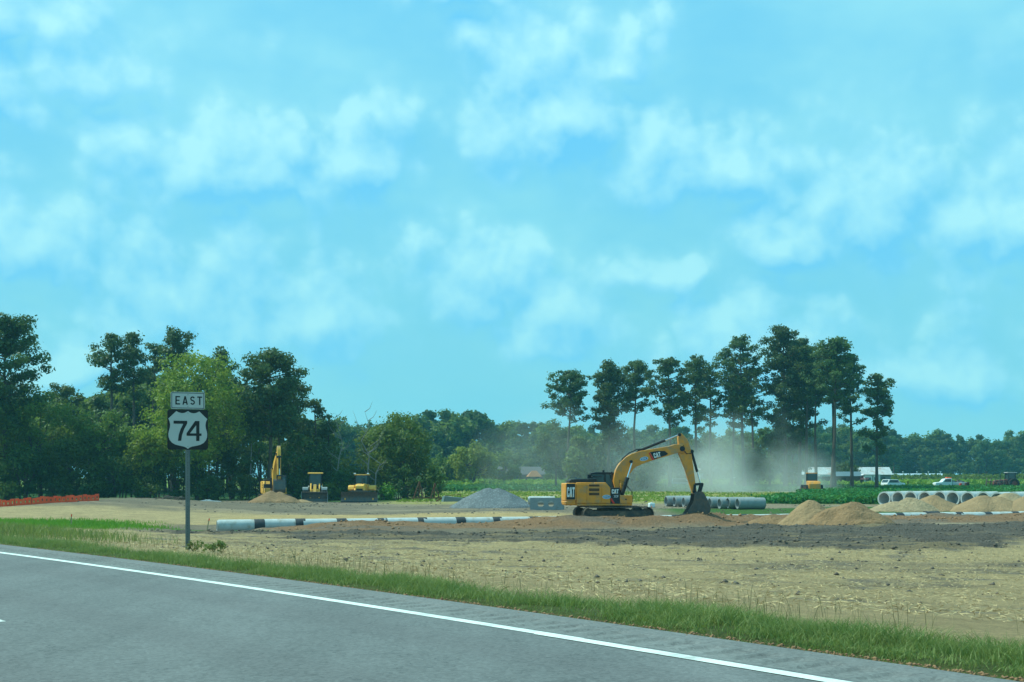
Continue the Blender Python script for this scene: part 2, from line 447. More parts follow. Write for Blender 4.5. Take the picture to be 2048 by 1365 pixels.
# boundaries between kinds of ground, as world curves Y(X)
DARK_NEAR = [(-20, 59.5), (-13, 55.5), (-7, 52.5), (0, 52), (6.2, 48.5), (10, 47.5), (13, 46.0), (18, 48), (22, 52)]
DARK_FAR = [(-20, 62.5), (-16, 64.5), (-8, 62), (0, 64), (8, 68.5), (14, 71.5), (20, 74), (30, 76)]
def zone_dark(X, Y):
    wob = (fbm(X * 0.35 + 11, Y * 0.35, 4) - 0.5)
    a = yb(X, DARK_NEAR) + 9 * wob; b = yb(X, DARK_FAR) + 5 * (fbm(X * 0.3, Y * 0.3 + 31, 3) - 0.5)
    return smooth(-0.6, 0.9, Y - a) * (1 - smooth(-1.2, 1.0, Y - b)) * smooth(-19, -15.5, X + 2 * wob)

# ---- one sheet of ground out to the horizon
def axis(segs):
    out = []
    for a, b, st in segs: out += list(np.arange(a, b, st))
    return np.array(out)
YL = axis([(-400, -40, 60), (-40, 4, 4), (4, 30, 0.25), (30, 96, 0.28), (96, 150, 0.6), (150, 300, 3), (300, 800, 20), (800, 4200, 200)])
XL = axis([(-4000, -400, 300), (-400, -80, 16), (-80, -36, 0.9), (-36, 42, 0.28), (42, 90, 0.9), (90, 400, 16), (400, 4001, 300)])
GX, GY = np.meshgrid(XL, YL)
GZ = ground(GX, GY)
ny, nx = GX.shape
idx = np.arange(ny * nx).reshape(ny, nx)
faces = np.stack([idx[:-1, :-1], idx[:-1, 1:], idx[1:, 1:], idx[1:, :-1]], -1).reshape(-1, 4)
gme = fast_mesh('ground', np.stack([GX, GY, GZ], -1).reshape(-1, 3), faces, None, smooth=True)

C_STRAW = np.array([0.495, 0.355, 0.178]); C_DARK = np.array([0.135, 0.110, 0.087]); C_BROWN = np.array([0.285, 0.165, 0.085])
C_TAN = np.array([0.240, 0.185, 0.125]); C_GREEN = np.array([0.055, 0.110, 0.022]); C_YEL = np.array([0.36, 0.31, 0.095])
C_LUSH = np.array([0.100, 0.200, 0.015]); C_PALE = np.array([0.44, 0.33, 0.21])
def paint(X, Y):
    sh = X.shape
    d = dist(X, Y); s, n = along(X, Y)
    nA = fbm(X * 0.22, Y * 0.22, 4); nB = fbm(X * 0.8 + 3, Y * 0.8 + 8, 4); nC = fbm(X * 0.12 + 50, Y * 0.4, 4)
    col = np.ones(sh + (3,)) * C_TAN; straw = np.zeros(sh)
    def put(w, c, st=0.0):
        nonlocal col, straw
        col = col * (1 - w[..., None]) + w[..., None] * c; straw = straw * (1 - w) + st * w
    # mulch between the verge and the black soil
    put(smooth(2.4, 3.6, d + 1.2 * (nB - 0.5)) * (1 - smooth(60, 66, Y + 8 * (nA - 0.5))), C_STRAW, 1.0)
    put(0.75 * smooth(0.60, 0.72, nB) * smooth(6, 12, d) * (1 - smooth(58, 66, Y)), C_DARK * 1.5)
    put(0.55 * smooth(0.56, 0.70, nC) * smooth(9, 13, d) * (1 - smooth(58, 66, Y)), C_TAN * 0.9)
    # yellow mulch strip behind the pipe, and grey scraped soil beyond it
    put(smooth(2.5, 4, n + 3 * (nA - 0.5)) * (1 - smooth(17, 23, n + 8 * (nA - 0.5))) * (1 - smooth(24, 30, s)), C_STRAW * (1.10, 1.05, 0.95), 1.0)
    put(smooth(18, 23, n + 8 * (nA - 0.5)) * (1 - smooth(140, 150, Y)) * 0.8, C_TAN * (0.95 + 0.0))
    put(0.7 * smooth(0.55, 0.68, nC) * smooth(18, 23, n) * (1 - smooth(140, 150, Y)), C_DARK * 1.6)
    put(0.6 * smooth(0.55, 0.66, fbm(X * 0.1 + 9, Y * 0.3 + 2, 3)) * smooth(14, 20, n) * (1 - smooth(140, 150, Y)), C_PALE * 0.9)
    # left: mulch and lush grass on the bank
    put(smooth(0, 1, (X + 18 - 6 * (nA - .5)) * -0.3) * smooth(64, 70, Y) * (1 - smooth(90, 96, Y + 10 * (nA - .5))), C_STRAW, 1.0)
    put(0.8 * smooth(0.44, 0.6, nC) * smooth(88, 96, Y) * (1 - smooth(138, 150, Y)) * smooth(-12, -20, X), C_TAN * 0.85)
    lush = np.exp(-(((X + 26.0) / 7.5) ** 2 + ((Y - 66) / 10) ** 2) * 1.2)
    put(smooth(0.30, 0.55, lush + 0.35 * (nB - 0.5)), C_LUSH)
    put(0.8 * smooth(0.35, 0.5, np.exp(-(((X + 19) / 6) ** 2 + ((Y - 67.5) / 2.2) ** 2)) + 0.3 * (nB - .5)), C_LUSH * 0.9)
    put(smooth(2.0, 3.2, d) * 0.8 * smooth(-14, -20, X) * (1 - smooth(44, 58, Y + 12 * (nA - 0.5))), C_GREEN * 1.3)
    put(0.9 * smooth(-30, -40, X) * smooth(94, 100, Y) * smooth(0.42, 0.5, nA), C_LUSH * 0.8)
    # black topsoil and the brown spoil
    dk = zone_dark(X, Y); put(dk, C_DARK)
    put(dk * smooth(0.50, 0.64, nC) * 0.6, C_TAN * 0.85); put(dk * smooth(0.58, 0.70, fbm(X * .3 + 21, Y * .9, 4)) * 0.6, C_STRAW * 0.7, .6)
    bw = smooth(1.0, 4.0, s) * (1 - smooth(60, 70, s)) * smooth(-9.5, -7.2, n + 2.0 * (nB - 0.5)) * (1 - smooth(-1.6, 0.6, n))
    put(bw, C_BROWN * (1, 1, 1)); put(bw * smooth(0.56, 0.68, nA) * 0.7, C_DARK * 1.4)
    put(0.8 * smooth(20, 26, s) * (1 - smooth(70, 80, s)) * gs(n, -9.6, 0.7) * smooth(0.35, 0.5, nB), C_PALE)
    # right of the excavator: green strip and dirt track behind the pipe
    rt = smooth(11, 14, X)
    put(rt * smooth(8, 10, n) * (1 - smooth(22, 26, n + 5 * (nA - .5))), C_GREEN * (1.5, 1.25, 1.1))
    put(rt * smooth(23, 26, n + 3 * (nA - .5)) * (1 - smooth(128, 131, Y)), C_TAN * (1.25, 1.22, 1.15))
    # verge
    put(1 - smooth(2.0, 3.4, d + 1.6 * (nB - 0.5)), C_GREEN * (2.2, 1.25, 1.6))
    # farm fields
    fw = 3 * (nA - 0.5)
    field = smooth(126, 133, Y + fw) * smooth(-17, -12, X)
    put(field, C_YEL)
    put(field * smooth(0.5, 0.62, nC) * (1 - smooth(170, 190, Y)) * 0.5, C_PALE * 0.8)
    put(smooth(22, 25, X - .33 * (Y - 130)) * smooth(128, 130, Y), C_GREEN)
    put(smooth(201, 204, Y) * smooth(-17, -12, X), C_GREEN * 0.9)
    put(smooth(234, 240, Y), np.array([0.20, 0.25, 0.035]))
    # woodland floor on the left and grass in front of it
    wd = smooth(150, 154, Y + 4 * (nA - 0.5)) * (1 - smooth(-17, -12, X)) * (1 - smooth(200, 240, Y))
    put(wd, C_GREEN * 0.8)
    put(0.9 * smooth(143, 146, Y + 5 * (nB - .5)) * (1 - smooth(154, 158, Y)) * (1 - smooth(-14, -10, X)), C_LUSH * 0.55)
    return col, straw
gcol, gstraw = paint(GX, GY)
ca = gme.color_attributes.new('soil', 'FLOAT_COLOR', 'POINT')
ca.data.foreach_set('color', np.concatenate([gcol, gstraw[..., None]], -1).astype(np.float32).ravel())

gm = bpy.data.materials.new('ground'); gm.use_nodes = True; t = gm.node_tree; b = t.nodes['Principled BSDF']
at = nn(t, 'ShaderNodeAttribute', attribute_name='soil')
geo = nn(t, 'ShaderNodeNewGeometry'); pos = geo.outputs['Position']
n1 = noise(t, pos, 0.7, 8, 0.68); n2 = noise(t, pos, 6.0, 6, 0.7)
mp = nn(t, 'ShaderNodeMapping'); t.links.new(pos, mp.inputs[0]); mp.inputs['Scale'].default_value = (13.0, 13.0, 13.0); mp.inputs['Rotation'].default_value = (0, 0, 0.18)
n3 = noise(t, mp.outputs[0], 1.6, 8, 0.78)
k = mth(t, 'ADD', mth(t, 'MULTIPLY_ADD', n1, 0.9, 0.00), mth(t, 'MULTIPLY', n2, 1.10))
k = mth(t, 'MULTIPLY', k, mth(t, 'MULTIPLY_ADD', n3, 0.7, 0.65))
cc = nn(t, 'ShaderNodeCombineColor')
for i in range(3): t.links.new(k, cc.inputs[i])
c = mixc(t, 1.0, at.outputs['Color'], cc.outputs[0], 'MULTIPLY')
gap = mth(t, 'MULTIPLY', at.outputs['Alpha'], sstep(t, n3, 0.52, 0.36))
c = mixc(t, mth(t, 'MULTIPLY', gap, 0.26), c, (0.16, 0.125, 0.080))
t.links.new(c, b.inputs['Base Color']); b.inputs['Roughness'].default_value = 0.95; b.inputs['Specular IOR Level'].default_value = 0.15
bp = nn(t, 'ShaderNodeBump'); bp.inputs['Distance'].default_value = 0.26; bp.inputs['Strength'].default_value = 1.0
t.links.new(mth(t, 'ADD', n2, mth(t, 'MULTIPLY', n3, 0.35)), bp.inputs['Height']); t.links.new(bp.outputs[0], b.inputs['Normal'])
gme.materials.append(gm)
prop(link('ground', gme), 'scraped earth, mulch and fields of the flat building site', None, None, 'structure')

def gz(x, y): return float(ground(np.array([x]), np.array([y]))[0])

# ---- road
def road_strip(name, d0, d1, z, s0, s1, step, m, nd=1, zfun=None, parent=None):
    """a sheet that follows the road between two distances from the edge line"""
    Ys = np.arange(s0, s1 + step, step); X0 = xw(Ys)
    dY = 0.05; tx = (xw(Ys + dY) - xw(Ys - dY)) / (2 * dY); L = np.sqrt(1 + tx ** 2)
    nrx, nry = 1 / L, -tx / L
    ds = np.linspace(d0, d1, nd + 1)
    vx = X0[:, None] + nrx[:, None] * ds[None]; vy = Ys[:, None] + nry[:, None] * ds[None]
    vz = np.full(vx.shape, z) if zfun is None else zfun(ds[None] + 0 * vx, np.cumsum(np.r_[0, np.hypot(np.diff(X0), np.diff(Ys))])[:, None] + 0 * vx)
    n = len(Ys); I = np.arange(n * (nd + 1)).reshape(n, nd + 1)
    F = np.stack([I[:-1, :-1], I[:-1, 1:], I[1:, 1:], I[1:, :-1]], -1).reshape(-1, 4)
    me = fast_mesh(name, np.stack([vx, vy, vz], -1).reshape(-1, 3), F, m, smooth=zfun is None)
    aa = me.attributes.new('across', 'FLOAT', 'POINT'); aa.data.foreach_set('value', (ds[None] + 0 * vx).astype(np.float32).ravel())
    return link(name, me, parent)

def asphalt(name, col, lane=False):
    m = bpy.data.materials.new(name); m.use_nodes = True; t = m.node_tree; b = t.nodes['Principled BSDF']
    geo = nn(t, 'ShaderNodeNewGeometry'); pos = geo.outputs['Position']
    mp = nn(t, 'ShaderNodeMapping'); t.links.new(pos, mp.inputs[0]); mp.inputs['Rotation'].default_value = (0, 0, R(-38.5)); mp.inputs['Scale'].default_value = (1.0, 0.10, 1)
    big = noise(t, mp.outputs[0], 0.9, 5, 0.6); fine = noise(t, pos, 48, 4, 0.8); mid = noise(t, pos, 1.3, 6, 0.6)
    vo = nn(t, 'ShaderNodeTexVoronoi'); vo.inputs['Scale'].default_value = 34; t.links.new(pos, vo.inputs['Vector'])
    chip = sstep(t, noise(t, pos, 24, 3, 0.6), 0.68, 0.74)
    k = mth(t, 'ADD', mth(t, 'MULTIPLY_ADD', big, 1.0, -0.28), mth(t, 'ADD', mth(t, 'ADD', mth(t, 'MULTIPLY', fine, 0.8), mth(t, 'MULTIPLY', vo.outputs['Color'], 0.52)), mth(t, 'MULTIPLY', mid, 0.2)))
    cc = nn(t, 'ShaderNodeCombineColor')
    for i in range(3): t.links.new(k, cc.inputs[i])
    c = mixc(t, 1.0, col, cc.outputs[0], 'MULTIPLY')
    c = mixc(t, mth(t, 'MULTIPLY', chip, 0.35), c, (0.32, 0.32, 0.31))
    ac = nn(t, 'ShaderNodeAttribute', attribute_name='across').outputs['Fac']
    wv = mth(t, 'COSINE', mth(t, 'MULTIPLY', mth(t, 'ADD', ac, 0.95), 2 * math.pi / 1.75))              # polished wheel paths
    c = mixc(t, mth(t, 'MULTIPLY', sstep(t, wv, -0.2, 1.0), mth(t, 'MULTIPLY', big, 0.30)), c, (0.07, 0.055, 0.056))
    cr = mth(t, 'ABSOLUTE', mth(t, 'SUBTRACT', noise(t, pos, 0.42, 5, 0.6), 0.5))                         # sealed cracks
    c = mixc(t, mth(t, 'MULTIPLY', sstep(t, cr, 0.0045, 0.0015), 0.28), c, (0.03, 0.03, 0.032))
    st_ = sstep(t, noise(t, pos, 1.9, 4, 0.6), 0.64, 0.74)
    c = mixc(t, mth(t, 'MULTIPLY', st_, 0.30), c, (0.05, 0.05, 0.05))
    t.links.new(c, b.inputs['Base Color'])
    b.inputs['Roughness'].default_value = 0.78; b.inputs['Specular IOR Level'].default_value = 0.35
    bp = nn(t, 'ShaderNodeBump'); bp.inputs['Distance'].default_value = 0.006; bp.inputs['Strength'].default_value = 0.7
    t.links.new(fine, bp.inputs['Height']); t.links.new(bp.outputs[0], b.inputs['Normal'])
    return m
ASPH = asphalt('lane_asphalt', (0.136, 0.133, 0.128)); SHOU = asphalt('shoulder_asphalt', (0.172, 0.167, 0.155))
LINE = mat('road_paint', (0.72, 0.72, 0.66), 0.6, var=0.08, scale=3, dirt=0.5, dirt_col=(0.36, 0.36, 0.33), bump=0.002, bscale=60)
prop(road_strip('road', -8.6, 0.13, 0.0, -30, 90, 0.5, ASPH, 6), 'grey asphalt lanes of the highway', None, None, 'structure')
def rumble(d, s):
    g = (np.abs(((s / 0.30) % 1) - 0.5) < 0.27) & (d > 0.26) & (d < 0.70)
    edge = np.clip((d - 1.02) / 0.13, 0, 1)
    return np.where(g, -0.017, 0.0) - 0.03 * edge
prop(road_strip('road_shoulder', 0.13, 1.16, 0.0, 4, 60, 0.022, SHOU, 14, rumble), 'paved shoulder with milled rumble strip', None, None, 'structure')
prop(road_strip('shoulder_far', 0.13, 1.16, 0.0, 60, 90, 1.0, SHOU, 2), 'paved shoulder running on to the left', None, None, 'structure')
prop(road_strip('edge_line', -0.075, 0.070, 0.004, 10.80, 90, 0.4, LINE), 'white edge line painted along the shoulder', None, None, 'structure')
prop(road_strip('edge_line', -0.105, 0.045, 0.0055, -20, 10.92, 0.4, LINE), 'white edge line nearest stretch, slightly offset', None, None, 'structure')
for k, s in enumerate((14.3, 24.0, 34.0)):
    prop(road_strip('lane_dash', -3.68, -3.54, 0.004, s, s + 2.4, 0.4, LINE), 'white lane dash, %s along the road' % ORD[k], None, None, 'structure')

# ---- loose stuff on the ground
def scatter(n, x0, x1, y0, y1, wfun):
    X = rng.uniform(x0, x1, n); Y = rng.uniform(y0, y1, n)
    keep = rng.random(n) < wfun(X, Y)
    return X[keep], Y[keep]

def blades(name, X, Y, H, W, m, lean=0.35, label=None):
    n = len(X); Z = ground(X, Y) - 0.01
    a = rng.uniform(0, 2 * np.pi, n); l = rng.normal(0, lean, (n, 2)) * H[:, None]
    ux, uy = np.cos(a) * W / 2, np.sin(a) * W / 2
    v = np.zeros((n, 5, 3))
    v[:, 0] = np.stack([X - ux, Y - uy, Z], -1); v[:, 1] = np.stack([X + ux, Y + uy, Z], -1)
    mx, my = X + l[:, 0] * 0.35, Y + l[:, 1] * 0.35
    v[:, 2] = np.stack([mx + ux * .8, my + uy * .8, Z + H * 0.6], -1); v[:, 3] = np.stack([mx - ux * .8, my - uy * .8, Z + H * 0.6], -1)
    v[:, 4] = np.stack([X + l[:, 0], Y + l[:, 1], Z + H], -1)
    I = np.arange(n)[:, None] * 5
    tri = np.concatenate([I + [[0, 1, 2]], I + [[0, 2, 3]], I + [[3, 2, 4]]], 0)
    return prop(link(name, fast_mesh(name, v.reshape(-1, 3), tri, m)), label, 'grass', None, 'stuff')

n = 330000
Y = 7.0 + 43 * rng.random(n) ** 1.7; X = xw(Y) + rng.uniform(0.95, 3.7, n) / 0.777
d = dist(X, Y); keep = rng.random(n) < smooth(0.98, 1.30, d + 0.35 * (fbm(X * 2, Y * 2, 3) - .5)) * (1 - smooth(1.7, 3.2, d + 2.0 * (fbm(X * .5, Y * .5, 3) - .5))) * (0.10 + 0.90 * smooth(.36, .56, fbm(X * 1.4 + 9, Y * 1.4, 3)))
X, Y = X[keep], Y[keep]
d = dist(X, Y)
H = (0.035 + 0.115 * smooth(1.1, 2.1, d)) * (0.30 + 0.9 * rng.random(len(X))) * (0.45 + 1.1 * fbm(X * 0.9, Y * 0.9, 3))
blades('verge_grass', X, Y, H, 0.004 + 0.006 * rng.random(len(X)), L_GRASS, 0.75, 'uneven green grass along the paved shoulder')
X, Y = scatter(60000, -26, 14, 8, 60, lambda X, Y: (lambda d: smooth(1.6, 2.4, d) * (1 - smooth(3.0, 6.5, d)) * smooth(0.38, 0.58, fbm(X * .6 + 7, Y * .6, 3)) * 0.85)(dist(X, Y)))
blades('dry_stalks', X, Y, 0.10 + 0.28 * rng.random(len(X)), 0.004 + 0.005 * rng.random(len(X)), L_DRY, 0.30, 'thin dry stalks standing behind the green verge')
lushw = lambda X, Y: np.clip(1.3 * np.exp(-(((X + 26.0) / 7.5) ** 2 + ((Y - 66) / 10) ** 2) * 1.2) - 0.25, 0, 1)
X, Y = scatter(120000, -42, -13, 48, 84, lushw)
blades('lush_grass', X, Y, 0.08 + 0.16 * rng.random(len(X)), 0.02 + 0.02 * rng.random(len(X)), L_LUSH, 0.3, 'bright green new grass patch on the left bank')
X, Y = scatter(90000, -34, -9, 24, 62, lambda X, Y: smooth(2.0, 3.0, dist(X, Y)) * (1 - smooth(6, 12, dist(X, Y) + 6 * (fbm(X * .3, Y * .3, 3) - .5))) * smooth(-9, -15, X) * 0.8)
blades('rough_grass', X, Y, 0.12 + 0.28 * rng.random(len(X)), 0.010 + 0.014 * rng.random(len(X)), L_GRASS, 0.36, 'rough grass spreading left of the route sign')

def chips(name, X, Y, S, m, label, flat=0.7, zz=None):
    """small irregular clods"""
    n = len(X); base = np.array([[1, 0, 0], [0, 1, 0], [-1, 0, 0], [0, -1, 0], [0, 0, 1], [0, 0, -.6]], float)
    v = base[None] * (0.6 + 0.8 * rng.random((n, 6, 1))) + rng.normal(0, .15, (n, 6, 3)); v[..., 2] *= flat
    a = rng.uniform(0, 6.28, n); c, s = np.cos(a)[:, None], np.sin(a)[:, None]
    v = np.stack([v[..., 0] * c - v[..., 1] * s, v[..., 0] * s + v[..., 1] * c, v[..., 2]], -1) * S[:, None, None]
    v += np.stack([X, Y, (ground(X, Y) if zz is None else zz) + S * 0.12], -1)[:, None]
    f = np.array([[0, 1, 4], [1, 2, 4], [2, 3, 4], [3, 0, 4], [1, 0, 5], [2, 1, 5], [3, 2, 5], [0, 3, 5]])
    F = (np.arange(n)[:, None, None] * 6 + f[None]).reshape(-1, 3)
    return prop(link(name, fast_mesh(name, v.reshape(-1, 3), F, m)), label, 'soil', None, 'stuff')
SOILD = mat('black_soil', (0.135, 0.110, 0.088), 0.95, var=0.3, scale=2, bump=0.02, bscale=20, spec=0.1)
SOILG = mat('grey_soil', (0.15, 0.12, 0.09), 0.95, var=0.3, scale=2, bump=0.02, bscale=20, spec=0.1)
SOILB = mat('brown_soil', (0.27, 0.16, 0.085), 0.95, var=0.3, scale=2, bump=0.02, bscale=20, spec=0.1)
X, Y = scatter(70000, -24, 36, 38, 80, lambda X, Y: zone_dark(X, Y) * (0.25 + 0.75 * smooth(.45, .6, fbm(X * .4, Y * .9, 3))))
chips('black_clods', X, Y, 0.016 + 0.085 * rng.random(len(X)) ** 6, SOILD, 'black clods strewn over the dark topsoil')
X, Y = scatter(9000, -10, 30, 22, 50, lambda X, Y: smooth(5, 9, dist(X, Y)) * smooth(.50, .62, fbm(X * .5 + 3, Y * 1.2 + 8, 3)))
chips('mulch_clods', X, Y, 0.012 + 0.075 * rng.random(len(X)) ** 7, SOILD, 'dark clods scattered across the straw mulch')
X, Y = scatter(12000, -16, 42, 62, 92, lambda X, Y: (lambda s, n: gs(n, -4.8, 2.6) * smooth(1, 4, s))(*along(X, Y)))
chips('brown_clods', X, Y, 0.02 + 0.11 * rng.random(len(X)) ** 6, SOILB, 'brown clods on the spoil berm by the pipe')
X, Y = scatter(9000, -60, 30, 92, 150, lambda X, Y: smooth(.48, .62, fbm(X * .2 + 3, Y * .5 + 8, 3)))
chips('grey_clods', X, Y, 0.03 + 0.12 * rng.random(len(X)) ** 6, SOILG, 'grey clods across the scraped ground behind the pipe')

n = 5200
Y = 7.0 + 38 * rng.random(n) ** 1.6; dd_ = np.clip(1.16 - np.abs(rng.normal(0, .10, n)), .75, 1.2); X = xw(Y) + dd_ / 0.785
chips('edge_grit', X, Y, 0.006 + 0.020 * rng.random(n) ** 4, SOILB, 'brown grit along the edge of the paved shoulder', 0.6, np.full(n, -0.012))
STRAWM = mat('straw', (0.50, 0.37, 0.18), 0.8, var=0.25, scale=3)
n = 30000
X, Y = scatter(n, -16, 20, 16, 52, lambda X, Y: smooth(2.6, 4.2, dist(X, Y)) * (1 - zone_dark(X, Y)) * (0.25 + .75 * smooth(.35, .55, fbm(X * .8 + 3, Y * .8 + 8, 4))))
n = len(X); a = rng.uniform(0, 6.28, n); L = 0.03 + 0.07 * rng.random(n); W = 0.004 + 0.005 * rng.random(n); Z = ground(X, Y) + 0.01 + 0.03 * rng.random(n)
ux, uy = np.cos(a) * L, np.sin(a) * L; px_, py_ = -np.sin(a) * W, np.cos(a) * W; tz = rng.normal(0, .02, n)
v = np.stack([np.stack([X - ux, Y - uy, Z - tz], -1), np.stack([X + ux + px_, Y + uy + py_, Z + tz + .006], -1), np.stack([X + px_ * -1, Y - py_, Z + .012], -1)], 1)
prop(link('straw_mulch', fast_mesh('straw_mulch', v.reshape(-1, 3), np.arange(3 * n).reshape(-1, 3), STRAWM)), 'loose yellow straw mulch spread over the slope', 'straw', None, 'stuff')

# ---- crops
def leaves(C, N, S, rngs=rng):
    """quads at C with normal N, size S -> verts, faces"""
    n = len(C); N = N / np.linalg.norm(N, axis=1, keepdims=True)
    T = rngs.normal(0, 1, (n, 3)); T -= N * (T * N).sum(1, keepdims=True); T /= np.linalg.norm(T, axis=1, keepdims=True); B = np.cross(N, T)
    S = S[:, None] * 0.5
    v = np.stack([C - T * S - B * S * .62, C + T * S - B * S * .45, C + T * S * .9 + B * S * .62, C - T * S * .8 + B * S * .5], 1)
    return v.reshape(-1, 3), np.arange(4 * n).reshape(-1, 4)
def crop(name, x0, x1, y0, y1, n, h0, h1, s0, s1, m, label, cond=None, up=0.7, rows=0.9):
    X, Y = scatter(n, x0, x1, y0, y1, cond or (lambda X, Y: np.ones(len(X))))
    if rows: Y = np.round(Y / rows) * rows + rng.normal(0, rows * .18, len(Y))
    C = np.stack([X, Y, ground(X, Y, False) + h0 + (h1 - h0) * rng.random(len(X)) * (0.75 + 0.5 * fbm(X * .3, Y * .3, 2))], -1)
    N = rng.normal(0, 0.6, C.shape); N[:, 2] += up
    v, f = leaves(C, N, s0 + (s1 - s0) * rng.random(len(C)))
    return prop(link(name, fast_mesh(name, v, f, m)), label, 'crop', None, 'stuff')
crop('soybean_field', 22, 92, 129, 192, 150000, 0.05, 0.75, 0.22, 0.42, L_SOY, 'dark green soybean field behind the sand piles', lambda X, Y: smooth(0, 3, (X - 24.5 - .33 * (Y - 130)) + 2 * (fbm(Y * .2, X * .2, 2) - .5)) * (1 - smooth(150, 192, Y) * .7))
crop('soybean_strip', -14, 120, 203, 236, 56000, 0.05, 0.6, 0.35, 0.6, L_SOY, 'strip of soybean rows across the middle field')
crop('hay_strip', -13, 50, 140, 200, 12000, 0.02, 0.2, 0.2, 0.4, L_CORN, 'pale yellow green grass strip before the soybeans', lambda X, Y: smooth(.42, .6, fbm(X * .1, Y * .3, 3)), 0.2, 0)
crop('bright_crop', -30, 170, 237, 330, 62000, 0.1, 1.1, 0.5, 1.0, L_CORN, 'bright yellow green crop far across the field', None, 0.25, 1.2)
crop('tall_corn', -60, 190, 330, 352, 26000, 0.2, 2.5, 0.5, 1.0, L_DEC, 'dull tall corn along the far field edge', None, 0.0, 0.9)

# ---- piles
def heap_mat(name, col, bump, bscale, var=0.18, speck=None):
    m = bpy.data.materials.new(name); m.use_nodes = True; t = m.node_tree; b = t.nodes['Principled BSDF']
    tcx = nn(t, 'ShaderNodeTexCoord'); vec = tcx.outputs['Object']
    n1 = noise(t, vec, 1.1, 7, 0.65); n2 = noise(t, vec, bscale, 4, 0.65)
    k = mth(t, 'ADD', mth(t, 'MULTIPLY_ADD', n1, 4 * var, 1 - 3 * var), mth(t, 'MULTIPLY', mth(t, 'SUBTRACT', n2, .5), 2.2 * var))
    cc = nn(t, 'ShaderNodeCombineColor')
    for i in range(3): t.links.new(k, cc.inputs[i])
    c = mixc(t, 1.0, col, cc.outputs[0], 'MULTIPLY')
    if speck: c = mixc(t, sstep(t, noise(t, vec, bscale * .5, 3, .6), 0.54, 0.64), c, speck)
    t.links.new(c, b.inputs['Base Color']); b.inputs['Roughness'].default_value = 0.95; b.inputs['Specular IOR Level'].default_value = 0.12
    bp = nn(t, 'ShaderNodeBump'); bp.inputs['Distance'].default_value = bump
    t.links.new(n2, bp.inputs['Height']); t.links.new(bp.outputs[0], b.inputs['Normal'])
    return m
SAND = heap_mat('tan_sand', (0.40, 0.265, 0.140), 0.16, 7); SANDP = heap_mat('pale_sand', (0.46, 0.335, 0.195), 0.22, 5, 0.22)
SANDB = heap_mat('brown_sand', (0.345, 0.215, 0.110), 0.18, 6, 0.2); GRAV = heap_mat('grey_gravel', (0.20, 0.205, 0.21), 0.10, 13, 0.22, (0.27, 0.275, 0.28))
def heap(name, x, y, rx, ry, h, m, label, cat='sand pile', group='piles of sand', peaks=((0, 0, 1.0),), rough=0.10, sharp=1.0, seed=0, crest=0.06):
    n = 44; u = np.linspace(-1.25, 1.25, n); U, W = np.meshgrid(u, u)
    Z = np.zeros(U.shape)
    for (px, py, ph) in peaks:
        r = np.hypot(U - px, W - py) + 0.16 * (fbm(U * 1.6 + seed * 3.1, W * 1.6 + seed, 3) - .5)
        r = np.sqrt(r * r + crest * crest)
        Z = np.maximum(Z, ph * np.clip(1.06 - r * (1.0 / (0.55 + 0.45 * ph)), -0.3, 1) ** 1) if sharp else Z
    skirt = fbm(U * 2.6 + seed, W * 2.6 + 4, 4) - .5
    Z = Z * h + rough * skirt * (Z > 0) + 0.05 * (fbm(U * 9 + seed, W * 9, 3) - .5)
    X = x + U * rx; Y = y + W * ry
    G = ground(X, Y) 
    zz = np.where(Z <= 0.02, G - 0.25, G + Z) - gz(x, y)
    V3 = np.stack([U * rx, W * ry, zz], -1).reshape(-1, 3); I = np.arange(n * n).reshape(n, n)
    F = np.stack([I[:-1, :-1], I[:-1, 1:], I[1:, 1:], I[1:, :-1]], -1).reshape(-1, 4)
    o = link(name, fast_mesh(name, V3, F, m, smooth=True), None, (x, y, gz(x, y)))
    return prop(o, label, cat, group)
heap('gravel_pile', bx(982, 114), 114, 3.5, 3.4, 1.85, GRAV, 'conical grey gravel pile left of the pierced concrete block', 'gravel pile', None, ((-0.06, 0, 1), (0.16, 0, 0.97)), 0.02, crest=0.10)
heap('sand_pile', bx(1622, 72.6), 72.6, 2.0, 2.0, 1.80, SAND, 'tan sand pile with a lit crest, front left of two big piles', seed=1, rough=.12, crest=.22)
heap('sand_pile', bx(1705, 71.2), 71.2, 2.45, 2.1, 1.60, SANDB, 'brown sand pile, front right of two big piles', seed=2, peaks=((0, 0, 1), (-.35, .1, .8)), crest=.22)
heap('sand_pile', bx(1815, 103), 103, 2.7, 2.2, 1.25, SANDP, 'pale crumbly sand pile below the leftmost big pipes', seed=3, rough=.3, peaks=((0.1, 0, 1), (-.4, 0, .75)), crest=.15)
heap('sand_pile', bx(1868, 104), 104, 2.7, 2.2, 1.50, SAND, 'tan sand pile below the fourth and fifth big pipes', seed=4, crest=.15)
heap('sand_pile', bx(1905, 108), 108, 1.5, 1.5, 0.55, SANDB, 'low brown sand heap before the sixth big pipe', seed=8, crest=.2)
heap('sand_pile', bx(1972, 102), 102, 2.9, 2.4, 1.50, SAND, 'broad tan sand pile hiding the eighth big pipe', seed=5, peaks=((-.08, 0, 1), (.25, -.1, .92)), crest=.18)
heap('sand_pile', bx(2018, 107), 107, 2.6, 2.3, 1.65, SANDP, 'pale sand pile behind another at the right', seed=6, crest=.2)
heap('sand_pile', bx(2052, 101), 101, 2.3, 2.3, 1.40, SAND, 'tan sand pile cut by the right picture edge', seed=7, crest=.2)
heap('sand_pile', bx(553, 129), 129, 2.3, 2.2, 1.25, SANDB, 'brown sand pile in front of the parked excavator', seed=9, rough=.3, peaks=((-.28, 0, 1), (.15, .05, .92)), crest=.08)
heap('sand_pile', bx(603, 135), 135, 1.2, 1.2, 0.35, SAND, 'small tan sand heap beside the loader bucket', seed=10, crest=.1)
